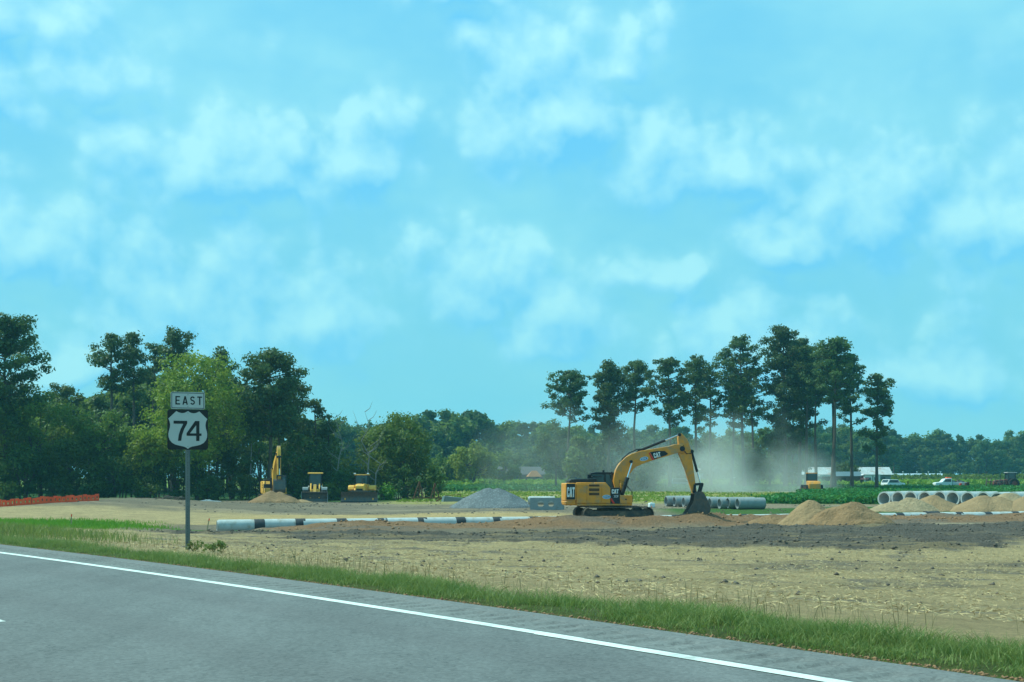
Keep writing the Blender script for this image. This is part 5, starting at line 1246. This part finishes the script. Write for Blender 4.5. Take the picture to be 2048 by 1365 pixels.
# dead trees
def dead(u, Y, H, seed, lab):
    g = np.random.default_rng(seed); x = bx(u, Y); r = empty('dead_tree', (x, Y, gz(x, Y)), 0, lab, 'dead tree', 'dead trees by the wood')
    m_ = MB(); tp = [Vector((g.normal(0, .12) * k, 0, H * k / 6)) for k in range(7)]; m_.path(tp, [.11, .10, .085, .07, .055, .035, .012], 7); m_.build('trunk', BARKG, r)
    for k in range(8):
        a = tp[2 + k % 4].lerp(tp[3 + k % 4], g.random()); s = 1 if k % 2 else -1; L = g.uniform(1, 2.4)
        m_ = MB(); m_.path([a, a + Vector((s * L * .5, g.normal(0, .3), L * .35)), a + Vector((s * L * .8, g.normal(0, .4), L * g.uniform(.8, 1.2)))], [.045, .03, .008], 5); m_.build('branch', BARKG, r)
dead(676, 152, 10.2, 5, 'pale dead tree with bare forked branches right of the wood'); dead(741, 150.5, 10.6, 8, 'bare leaning dead tree in front of the round green tree')
dead(748, 149.8, 6.5, 12, 'short dead sapling behind the bulldozer')

# --- round tree in the field
x = bx(948, 246); H = hgt(893, 246, x)
tree('broadleaf_tree', broad_data(600, H, 5.2, .22, 90, 55, .42, rc=1.2, m=L_YEL, tr=.3, stems=2), x, 246, 'low round light green tree standing alone in the far field', 'tree')
x = bx(1008, 262); tree('broadleaf_tree', broad_data(601, hgt(905, 262, x), 3.4, .2, 40, 50, .46, rc=1.2, m=L_DEC, tr=.25), x, 262, 'small tree beside the lone round field tree', 'tree')
x = bx(888, 252); tree('broadleaf_tree', broad_data(602, hgt(918, 252, x), 3.6, .05, 40, 50, .46, rc=1.2, m=L_DEC, tr=.25, stems=3), x, 252, 'bushy tree left of the lone round field tree', 'tree')

# --- far tree lines: shared meshes, one object per tree
FARM = [broad_data(700 + k, 17 + k, 6.0 + .5 * k, .03, 60, 26, .80, rc=1.9, m=(L_DARK, L_DEC, L_DARK, L_DEC)[k], tr=.3) for k in range(4)] + [pine_data(720 + k, 21 + k, 4.6, .38 - .04 * k, 44, 24, .85, rc=1.7, m=L_PINE2, tr=.3) for k in range(3)]
FARH = [17, 18, 19, 20, 21, 22, 23]
def far_line(pts, lab, grp, seed):
    g = np.random.default_rng(seed)
    for (u, top, Y) in pts:
        x = bx(u, Y); k = int(g.integers(0, 7)); H = hgt(top, Y, x)
        r = tree('far_tree', FARM[k], x, Y, lab, 'tree', grp, rz=g.uniform(0, 6.28))
        s = H / FARH[k]; r.scale = (s * g.uniform(.9, 1.25), s * g.uniform(.9, 1.25), s)
g = np.random.default_rng(9)
def prof_line(pr, Y, dY, step, jit=10):
    a = np.array(pr, float); us = np.arange(a[0, 0], a[-1, 0], step)
    return [(u + g.normal(0, step * .25), np.interp(u, a[:, 0], a[:, 1]) + abs(g.normal(0, jit)), Y + g.uniform(-dY, dY)) for u in us]
far_line(prof_line([(640, 840), (715, 838), (760, 850), (830, 838), (870, 822), (920, 826), (960, 826), (985, 848), (1080, 846), (1160, 850)], 365, 10, 17, 5), 'hazy broadleaf tree of the distant wood left of the pines', 'distant wood left of the pines', 1)
far_line(prof_line([(860, 880), (1000, 880), (1160, 880)], 352, 4, 22, 14), 'low hazy tree along the front of the distant wood left of the pines', 'distant wood left of the pines', 2)
far_line(prof_line([(1090, 858), (1300, 852), (1480, 862), (1640, 856), (1800, 862)], 440, 14, 20, 8), 'hazy tree of the distant wood seen between the tall pines', 'distant wood behind the pines', 3)
far_line(prof_line([(1560, 850), (1690, 852), (1780, 864), (1830, 868), (1880, 862), (1915, 874), (1955, 868), (1990, 882), (2020, 866), (2120, 862)], 500, 14, 15, 5), 'blue green tree of the distant wood at the right', 'distant wood at the right', 4)
far_line(prof_line([(1600, 905), (2110, 900)], 488, 6, 24, 14), 'low blue green tree along the front of the distant right wood', 'distant wood at the right', 5)
far_line(prof_line([(-260, 760), (60, 770), (160, 800), (300, 750), (480, 762), (590, 810), (650, 880)], 200, 12, 26, 12), 'deep tree of the left wood behind its front rows', 'deep rows of the left wood', 6)

# --- weeds at the sign
for k, (u, Y, H, lab) in enumerate(((388, 27.6, .22, 'leafy weed clump at the foot of the sign post'), (442, 27.2, .24, 'leafy weed clump just right of the sign post'), (425, 27.9, .18, 'small weed between the sign post and its right neighbour'))):
    x = bx(u, Y); g = np.random.default_rng(k); r = empty('weed', (x, Y, gz(x, Y)), 0, lab, 'weed', 'weeds by the sign')
    m_ = MB()
    for i in range(9): a = g.uniform(0, 6.28); m_.path([(0, 0, -.03), (.1 * math.cos(a), .1 * math.sin(a), H * .6), (.2 * math.cos(a), .2 * math.sin(a), H * g.uniform(.8, 1.1))], [.006, .005, .002], 4)
    m_.build('stems', L_GRASS, r)
    cl = [(g.normal(0, .09), g.normal(0, .08), H * g.uniform(.35, 1), .07) for _ in range(14)]
    link('foliage', crown_mesh('foliage', cl, 2600, .045, L_GRASS, g, .8), r)
# ================================================================ farm and vehicles
def car_wheels(root, xs, y, r=.38, w=.24):
    for x in xs:
        for s in (-1, 1):
            e = empty('wheel', (x, s * y, r)); e.parent = root
            m_ = MB(); m_.lathe([(r * .6, -w / 2), (r * .93, -w / 2), (r, -w * .3), (r, w * .3), (r * .93, w / 2), (r * .6, w / 2)], 18, 'y'); m_.build('tyre', RUBBER, e)
            m_ = MB(); m_.lathe([(.001, -w * .35), (r * .6, -w * .42), (r * .6, w * .42), (.001, w * .35)], 14, 'y'); m_.build('rim', GALV, e)
VY = 226.0
x = bx(1898, VY); tk = empty('pickup_truck', (x, VY, gz(x, VY) + .08), R(178), 'white pickup truck with a long flatbed and orange roof load in the field', 'pickup truck')
car_wheels(tk, (1.75, -1.7), .82)
m_ = MB(); m_.prism([(-.3, .5), (2.62, .5), (2.7, .8), (2.62, 1.02), (1.5, 1.14), (.98, 1.72), (.2, 1.80), (-.25, 1.76), (-.3, 1.1)], -.92, .92); bd_ = m_.build('body', WPAINT, tk, bevel=.06)
m_ = MB(); m_.prism([(1.38, 1.17), (1.30, 1.14), (.98, 1.66), (1.03, 1.66)], -.78, .78); m_.build('windscreen', GLASS, tk, smooth=False)
for y in (-.926, .922): m_ = MB(); m_.prism([(-.12, 1.15), (1.18, 1.15), (.88, 1.66), (-.12, 1.68)], y, y + .004); m_.build('window_pane', GLASS, tk, smooth=False)
m_ = MB(); m_.box(-3.0, -.36, -1.0, 1.0, .62, 1.12); m_.build('flatbed', mat('pale_grey_paint', (.55, .58, .58), .4), tk, bevel=.03)
m_ = MB(); m_.box(-.3, .55, -.5, .5, 1.80, 2.0); m_.build('roof_load', ORG, tk, bevel=.05)
for k in range(5): m_ = MB(); m_.box(-2.6 + k * .45, -2.35 + k * .45, -.5 + .1 * k, .3 + .1 * k, 1.125, 1.32 + .12 * (k % 3)); m_.build('cargo', (BLK, GALV, MUDSTEEL)[k % 3], tk)
for y in (-.7, .7): m_ = MB(); m_.cyl((2.66, y, .86), (2.70, y, .86), .11, 10); m_.build('headlight', WHT, tk)
x = bx(1926, VY - 1); tl = empty('trailer', (x, VY - 1, gz(x, VY - 1)), 0, 'small rusty trailer of gear behind the white pickup', 'trailer')
car_wheels(tl, (0,), .6, .3, .2)
m_ = MB(); m_.box(-1.1, 1.0, -.6, .6, .45, .6); m_.build('bed', RUST, tl); 
for k in range(7): m_ = MB(); a = random.uniform(-.8, .7); m_.box(a, a + .35, -.4, .2, .605, .8 + .5 * random.random()); m_.build('cargo', (RUST, BLK, ORG)[k % 3], tl)
# SUV by the white trailer
x = bx(1786, 228); sv = empty('suv', (x, 228, gz(x, 228)), R(28), 'white four wheel drive car parked right of the white trailer home', 'car')
car_wheels(sv, (1.35, -1.35), .80, .36)
m_ = MB(); m_.prism([(-2.2, .45), (2.1, .45), (2.2, .75), (2.1, .98), (1.05, 1.08), (.45, 1.62), (-1.7, 1.66), (-2.1, 1.1), (-2.2, .9)], -.88, .88); m_.build('body', WPAINT, sv, bevel=.07)
for y in (-.887, .883): m_ = MB(); m_.prism([(-1.85, 1.08), (.78, 1.08), (.36, 1.56), (-1.65, 1.58)], y, y + .004); m_.build('window_pane', GLASS, sv, smooth=False)
m_ = MB(); m_.prism([(1.02, 1.12), (.97, 1.10), (.48, 1.56), (.53, 1.57)], -.75, .75); m_.build('windscreen', GLASS, sv, smooth=False)
m_ = MB(); m_.prism([(-2.12, 1.08), (-2.06, 1.08), (-1.72, 1.58), (-1.76, 1.60)], -.72, .72); m_.build('rear_window', GLASS, sv, smooth=False)
# car in the dust behind the stick
x = bx(1363, 232); vn = empty('parked_car', (x, 232, gz(x, 232)), R(10), 'pale car standing in the dust behind the excavator stick', 'car')
car_wheels(vn, (1.35, -1.35), .80, .36)
m_ = MB(); m_.prism([(-2.3, .45), (2.1, .45), (2.2, .8), (2.0, 1.0), (1.3, 1.1), (.6, 1.75), (-2.0, 1.78), (-2.3, 1.1)], -.88, .88); m_.build('body', mat('silver_paint', (.42, .46, .50), .3), vn, bevel=.07)
for y in (-.887, .883): m_ = MB(); m_.prism([(-2.0, 1.12), (1.0, 1.12), (.5, 1.68), (-1.9, 1.70)], y, y + .004); m_.build('window_pane', GLASS, vn, smooth=False)
# yellow machine in the dust
x = bx(1625, 186); rl = empty('motor_grader', (x, 186, gz(x, 186)), R(84), 'yellow earthmoving machine seen from behind in the dust cloud', 'grader')
for xx_ in (-1.6, -.1, 3.4):
    for y in (-1.05, 1.05): wheel(rl, xx_, y, .66, .46, YEL)
m_ = MB(); m_.prism([(-2.6, .75), (.4, .75), (.4, 1.95), (-2.3, 1.85), (-2.6, 1.5)], -.85, .85); m_.build('engine_hood', YEL, rl, bevel=.06)
m_ = MB(); m_.prism([(.4, .9), (4.0, 1.3), (4.0, 1.65), (.4, 1.5)], -.2, .2); m_.build('frame_beam', YEL, rl, bevel=.03)
cab = empty('cab', (0, 0, 0)); cab.parent = rl
m_ = MB(); m_.box(.3, 1.6, -.78, .78, 3.02, 3.16); m_.build('cab_roof', YEL, cab, bevel=.04)
m_ = MB()
for xx_ in (.36, 1.5):
    for y in (-.7, .7): m_.bar((xx_, y, 1.8), (xx_, y, 3.02), .09)
each(m_, 'cab_post', BLK, cab); m_ = MB(); m_.box(.37, 1.48, -.66, .66, 1.9, 3.0); m_.build('cab_glass', GLASS, cab)
m_ = MB(); m_.prism([(1.9, .12), (2.0, .45), (2.2, .75), (2.25, .75), (2.05, .42), (1.96, .12)], -1.7, 1.7); m_.build('grader_blade', STEEL, rl)
# tractor with sprayer implement
x = bx(2012, 224); ta = empty('farm_tractor', (x, 224, gz(x, 224)), R(4), 'dark red farm tractor with cab at the right edge of the field', 'tractor')
DRED = mat('tractor_red', (.20, .045, .03), .5, var=.2, dirt=.4)
for (xx_, rr, w) in ((-.1 + 1.1, .95, .6), (-1.35, .70, .45)):
    for y in (-.95, .95): wheel(ta, xx_, y, rr, w, DRED)
m_ = MB(); m_.prism([(-2.3, .8), (.2, .8), (.2, 1.75), (-2.1, 1.55), (-2.3, 1.3)], -.42, .42); m_.build('engine_hood', DRED, ta, bevel=.05)
m_ = MB(); m_.box(.1, 1.6, -.7, .7, .8, 1.7); m_.build('cab_lower', BLK, ta, bevel=.04)
m_ = MB()
for xx_ in (.15, 1.5):
    for y in (-.68, .68): m_.bar((xx_, y, 1.7), (xx_ * .97, y * .95, 2.85), .09)
each(m_, 'cab_post', BLK, ta); m_ = MB(); m_.box(-.05, 1.7, -.8, .8, 2.85, 2.98); m_.build('cab_roof', mat('pale_roof', (.5, .45, .42), .5), ta, bevel=.04)
m_ = MB(); m_.box(.2, 1.45, -.62, .62, 1.72, 2.83); m_.build('cab_glass', GLASS, ta); m_ = MB(); m_.cyl((-.9, .3, 1.6), (-.9, .3, 2.5), .05, 8); m_.build('exhaust_pipe', BLK, ta)
x = bx(1990, 222.5); im = empty('field_cultivator', (x, 222.5, gz(x, 222.5)), 0, 'folded dark cultivator standing left of the farm tractor', 'cultivator')
m_ = MB()
for k in range(5): m_.bar((-1.7 + k * .75, 0, .15), (-1.3 + k * .75, .3, 2.0 - .12 * k), .14)
m_.bar((-1.7, 0, .5), (1.9, 0, .5), .14); m_.bar((-1.4, .2, 1.4), (1.9, .2, 1.2), .12); each(m_, 'frame_bar', MUDSTEEL, im)
for k in range(18): m_ = MB(); xx_ = -1.6 + k * .2; m_.path([(xx_, -.1, 1.5 - .03 * k), (xx_ + .15, -.3, 1.1), (xx_, -.35, .6), (xx_ + .1, -.2, .08)], .035, 5); m_.build('tine', (RUST, BLK, DRED)[k % 3], im)
for k in range(6): m_ = MB(); m_.lathe([(.02, -.02), (.26, -.01), (.26, .01), (.02, .02)], 14, 'y', (-1.4 + k * .6, -.2, .28)); m_.build('disc', STEEL, im)
# long barn
BY = 285
x = bx(1686, BY); bn = empty('barn', (x, BY, gz(x, BY)), R(-4), 'long low barn with a rust streaked white metal roof', 'barn')
m_ = MB(); m_.box(-10, 10, -3, 3, 0, 2.5); m_.build('wall', mat('barn_wall', (.20, .23, .25), .8), bn)
for s in (-1, 1):
    for k in range(10):
        m_ = MB(); x0 = -10.4 + k * 2.08; m_.add([(x0, s * 3.5, 2.45), (x0 + 2.05, s * 3.5, 2.45), (x0 + 2.05, 0, 4.15 - (.0)), (x0, 0, 4.15), (x0, s * 3.5, 2.50), (x0 + 2.05, s * 3.5, 2.50), (x0 + 2.05, s * .01, 4.21), (x0, s * .01, 4.21)], [(0, 1, 2, 3), (4, 7, 6, 5), (0, 4, 5, 1), (1, 5, 6, 2), (2, 6, 7, 3), (3, 7, 4, 0)]); m_.build('roof_sheet', TIN, bn, smooth=False)
for s in (-10.02, 10.02): m_ = MB(); m_.prism([(-3, 2.5), (3, 2.5), (0, 4.0)], s - .02, s + .02, 'x'); m_.build('gable', mat('gable_paint', (.42, .50, .54), .7), bn, smooth=False)
for k in range(5): m_ = MB(); m_.box(-8.6 + k * 4, -7.2 + k * 4, -3.04, -3.005, .9, 1.9); m_.build('window', GLASS, bn)
SHY = 248
x = bx(1692, SHY); sd = empty('shed', (x, SHY, gz(x, SHY)), R(-6), 'dark brown shed with a pale tin roof before the barn', 'shed')
m_ = MB(); m_.box(-4.4, 2.4, -1.8, 1.8, 0, 2.1); m_.build('wall', mat('brown_boards', (.11, .085, .07), .85, streak=(3, 1, .3)), sd)
for k in range(3): m_ = MB(); m_.add([(-2.4 + k * 1.75, -2.1, 2.10), (-.68 + k * 1.75, -2.1, 2.10), (-.4 + k * 1.75, 2.0, 3.0), (-2.12 + k * 1.75, 2.0, 3.0), (-2.4 + k * 1.75, -2.1, 2.16), (-.68 + k * 1.75, -2.1, 2.16), (-.4 + k * 1.75, 2.0, 3.06), (-2.12 + k * 1.75, 2.0, 3.06)], [(0, 1, 2, 3), (4, 7, 6, 5), (0, 4, 5, 1), (1, 5, 6, 2), (2, 6, 7, 3), (3, 7, 4, 0)]); m_.build('roof_sheet', GALV, sd, smooth=False)
m_ = MB(); m_.box(-5.4, -2.45, -2.0, 1.9, 2.12, 2.3); m_.build('flat_roof', WPAINT, sd)
m_ = MB(); m_.box(-1.2, -.3, -1.84, -1.805, 0, 1.8); m_.build('door', BLK, sd)
m_ = MB(); m_.add([(2.4, -2.2, 1.5), (4.0, -2.2, 1.55), (3.9, -.2, 2.5), (2.4, -.2, 2.5), (2.4, -2.2, 1.54), (4.0, -2.2, 1.59), (3.9, -.2, 2.54), (2.4, -.2, 2.54)], [(0, 1, 2, 3), (4, 7, 6, 5), (0, 4, 5, 1), (1, 5, 6, 2), (2, 6, 7, 3), (3, 7, 4, 0)]); m_.build('awning', mat('pink_canvas', (.55, .20, .19), .8), sd, smooth=False)
x = bx(1741, 247); mh = empty('trailer_home', (x, 247, gz(x, 247)), R(4), 'small white trailer home right of the brown shed', 'trailer home')
m_ = MB(); m_.box(-1.7, 1.5, -1.3, 1.3, .3, 2.35); m_.build('wall', WPAINT, mh, bevel=.05); m_ = MB(); m_.prism([(-2.0, 2.36), (1.7, 2.36), (1.6, 2.48), (-1.9, 2.5)], -1.45, 1.45); m_.build('roof', WPAINT, mh)
m_ = MB(); m_.box(.3, 1.0, -1.335, -1.305, 1.3, 1.95); m_.build('window', GLASS, mh); m_ = MB(); m_.box(-.1, .1, -1.33, -1.303, .35, 2.2); m_.build('trim_post', GALV, mh); m_ = MB(); m_.box(-1.5, -.4, -1.335, -1.305, 1.2, 1.9); m_.build('window', GLASS, mh)
for s in (-1.2, 1.1): m_ = MB(); m_.box(s - .15, s + .15, -1.2, 1.2, 0, .3); m_.build('pier', CONC2, mh)
# field fence posts and low wall on the far right
for k, u in enumerate((1783, 1806, 1834, 1857, 1881)):
    x = bx(u, 345); pp = empty('field_post', (x, 345, gz(x, 345)), 0, 'thin white field post, %s from the left beyond the corn' % ORD[k], 'post', 'white field posts'); m_ = MB(); m_.cyl((0, 0, -.2), (0, 0, 3.4), .09, 8); m_.build('post', WPAINT, pp); m_ = MB(); m_.box(-.16, .16, -.16, .16, 3.4, 3.55); m_.build('cap', WPAINT, pp)
x = bx(1835, 348); hs_ = empty('low_greenhouse', (x, 348, gz(x, 348)), 0, 'long low pale greenhouse roof beyond the corn', 'greenhouse')
m_ = MB(); m_.prism([(-2, 1.6), (2, 1.6), (1.6, 2.5), (0, 2.95), (-1.6, 2.5)], -7.5, 7.5, 'x'); m_.build('roof', mat('milky_plastic', (.42, .47, .50), .4), hs_); m_ = MB(); m_.box(-7.4, 7.4, -1.9, 1.9, 0, 1.58); m_.build('wall', CONC2, hs_)
x = bx(1816, 225); pp = empty('field_post', (x, 225, gz(x, 225)), 0, 'dark wooden post standing right of the white four wheel drive', 'post', 'white field posts'); m_ = MB(); m_.cyl((0, 0, -.2), (0, 0, 1.15), .06, 8); m_.build('post', BARK, pp); m_ = MB(); m_.box(-.18, .18, -.02, .02, 1.15, 1.3); m_.build('sign_board', BARK, pp)
# brick house left of the pines
x = bx(1040, 330); hb = empty('brick_house', (x, 330, gz(x, 330)), R(3), 'low brown house half lost in haze left of the excavator', 'house')
m_ = MB(); m_.box(-6, 6, -3, 3, 0, 2.6); m_.build('wall', mat('brick_wall', (.16, .11, .09), .85), hb)
m_ = MB(); m_.prism([(-3.6, 2.6), (3.6, 2.6), (0, 4.7)], -6.4, 6.4, 'x'); m_.build('roof', mat('dark_shingle', (.10, .085, .085), .9), hb)
for a in (-4.2, -1.2, 2.0, 4.4): m_ = MB(); m_.box(a - .5, a + .5, -3.05, -3.003, 1.0, 2.1); m_.build('window', GLASS, hb)
x = bx(1068, 318); pv = empty('pavilion', (x, 318, gz(x, 318)), R(10), 'small open pavilion with an orange tile roof in the far field', 'pavilion'); pv.scale = (.62, .62, .85)
m_ = MB(); m_.add([(-3.0, -2, 2.4), (3.0, -2, 2.4), (3.0, 2, 2.4), (-3.0, 2, 2.4), (-.9, 0, 4.2), (1.2, 0, 4.2)], [(0, 3, 2, 1), (0, 1, 5, 4), (2, 3, 4, 5), (1, 2, 5), (3, 0, 4)]); m_.build('roof', mat('orange_tile', (.36, .16, .07), .8), pv, smooth=False)
m_ = MB()
for a in (-2.7, 2.7):
    for b_ in (-1.7, 1.7): m_.bar((a, b_, 0), (a, b_, 2.4), .2)
each(m_, 'post', BARK, pv); m_ = MB(); m_.box(-2.5, 2.5, -1.5, 1.6, 0, 2.0); m_.build('wall', mat('brick_wall2', (.17, .10, .08), .85), pv)
# light buildings behind the pines
for k, (u, top, w, Y, lab) in enumerate(((1408, 934, 20, 300, 'pale tin roofed hut in the dust behind the excavator stick'), (1478, 950, 26, 310, 'long pale tin hut in the dust between the pines'), (1222, 942, 22, 300, 'pale tin hut behind the excavator cab'))):
    x = bx(u, Y); z0 = gz(x, Y); H = 1.4 + (955 - top) * Y / 2500 - z0; W_ = w * Y / 5000
    ht = empty('tin_hut', (x, Y, z0), R(3), lab, 'hut', 'pale huts behind the pines')
    m_ = MB(); m_.box(-W_, W_, -2, 2, 0, H - .8); m_.build('wall', mat('hut_wall', (.22, .24, .25), .8), ht); m_ = MB(); m_.prism([(-2.3, H - .8), (2.3, H - .8), (0, H)], -W_ - .3, W_ + .3, 'x'); m_.build('roof', TIN, ht)

# ================================================================ dust and haze
def vol_mat(name, col, dens, noisy=None):
    m = bpy.data.materials.new(name); m.use_nodes = True; t = m.node_tree; t.nodes.clear()
    pv_ = nn(t, 'ShaderNodeVolumePrincipled'); pv_.inputs['Color'].default_value = (*col, 1); pv_.inputs['Anisotropy'].default_value = 0.0
    if noisy:
        tcx = nn(t, 'ShaderNodeTexCoord'); P_ = tcx.outputs['Object']
        ctr, sx_, seed = noisy
        mp = nn(t, 'ShaderNodeMapping'); t.links.new(P_, mp.inputs[0]); mp.inputs['Scale'].default_value = tuple(1 / s for s in sx_)
        r = vmt(t, 'LENGTH', mp.outputs[0])
        n_ = noise(t, vmt(t, 'ADD', P_, (seed, seed, seed)), 0.11, 3, 0.55)
        f = mth(t, 'SUBTRACT', mth(t, 'ADD', 1.0, mth(t, 'MULTIPLY', mth(t, 'SUBTRACT', n_, .5), 2.2)), mth(t, 'MULTIPLY', r, 1.15))
        dd = mth(t, 'MULTIPLY', mth(t, 'MULTIPLY', sstep(t, f, 0.0, 0.9), sstep(t, r, 1.0, 0.75)), dens)
        t.links.new(dd, pv_.inputs['Density'])
    else: pv_.inputs['Density'].default_value = dens
    o = nn(t, 'ShaderNodeOutputMaterial'); t.links.new(pv_.outputs[0], o.inputs['Volume'])
    m.cycles.homogeneous_volume = noisy is None
    if noisy:
        try: m.cycles.volume_step_rate = 1.0
        except Exception: pass
    return m
def dust(u, Y, rx, ry, rz, zc, dens, seed, lab):
    x = bx(u, Y); mb = MB(); n = 12
    prof = [(max(.001, math.sin(math.pi * k / n)), -math.cos(math.pi * k / n)) for k in range(n + 1)]
    mb.lathe(prof, 20, 'z'); mb.v = [(a * rx, b * ry, max(c * rz, -zc + .06)) for a, b, c in mb.v]
    o = link('dust_cloud', mb.mesh('dust_cloud', vol_mat('dust_%d' % seed, (1.0, .985, .90), dens, ((0, 0, 0), (rx, ry, rz), seed * 7.3)), True), None, (x, Y, gz(x, Y) + zc))
    return prop(o, lab, 'dust', None, 'stuff')
DUST = True
if DUST:
    dust(1450, 196, 24, 12, 13, 2.4, .060, 1, 'tan dust cloud drifting before the tall pines')
    dust(1448, 190, 10, 7, 6.5, 1.4, .075, 4, 'pale dense dust right of the excavator stick')
    dust(1600, 197, 12, 8, 9, 1.5, .04, 2, 'thin dust round the yellow machine')
    dust(1150, 196, 24, 8, 13, 3.0, .026, 3, 'thin brown dust veil behind the working excavator')
HAZE = True
if HAZE:
    hb_ = MB(); hb_.box(-420, 420, -30, 640, -3.6, 42)
    hz_o = hb_.build('haze', vol_mat('haze', (.36, .76, .95), 0.00025), None, smooth=False)
    prop(hz_o, 'thin summer haze over the whole site', 'haze', None, 'stuff')
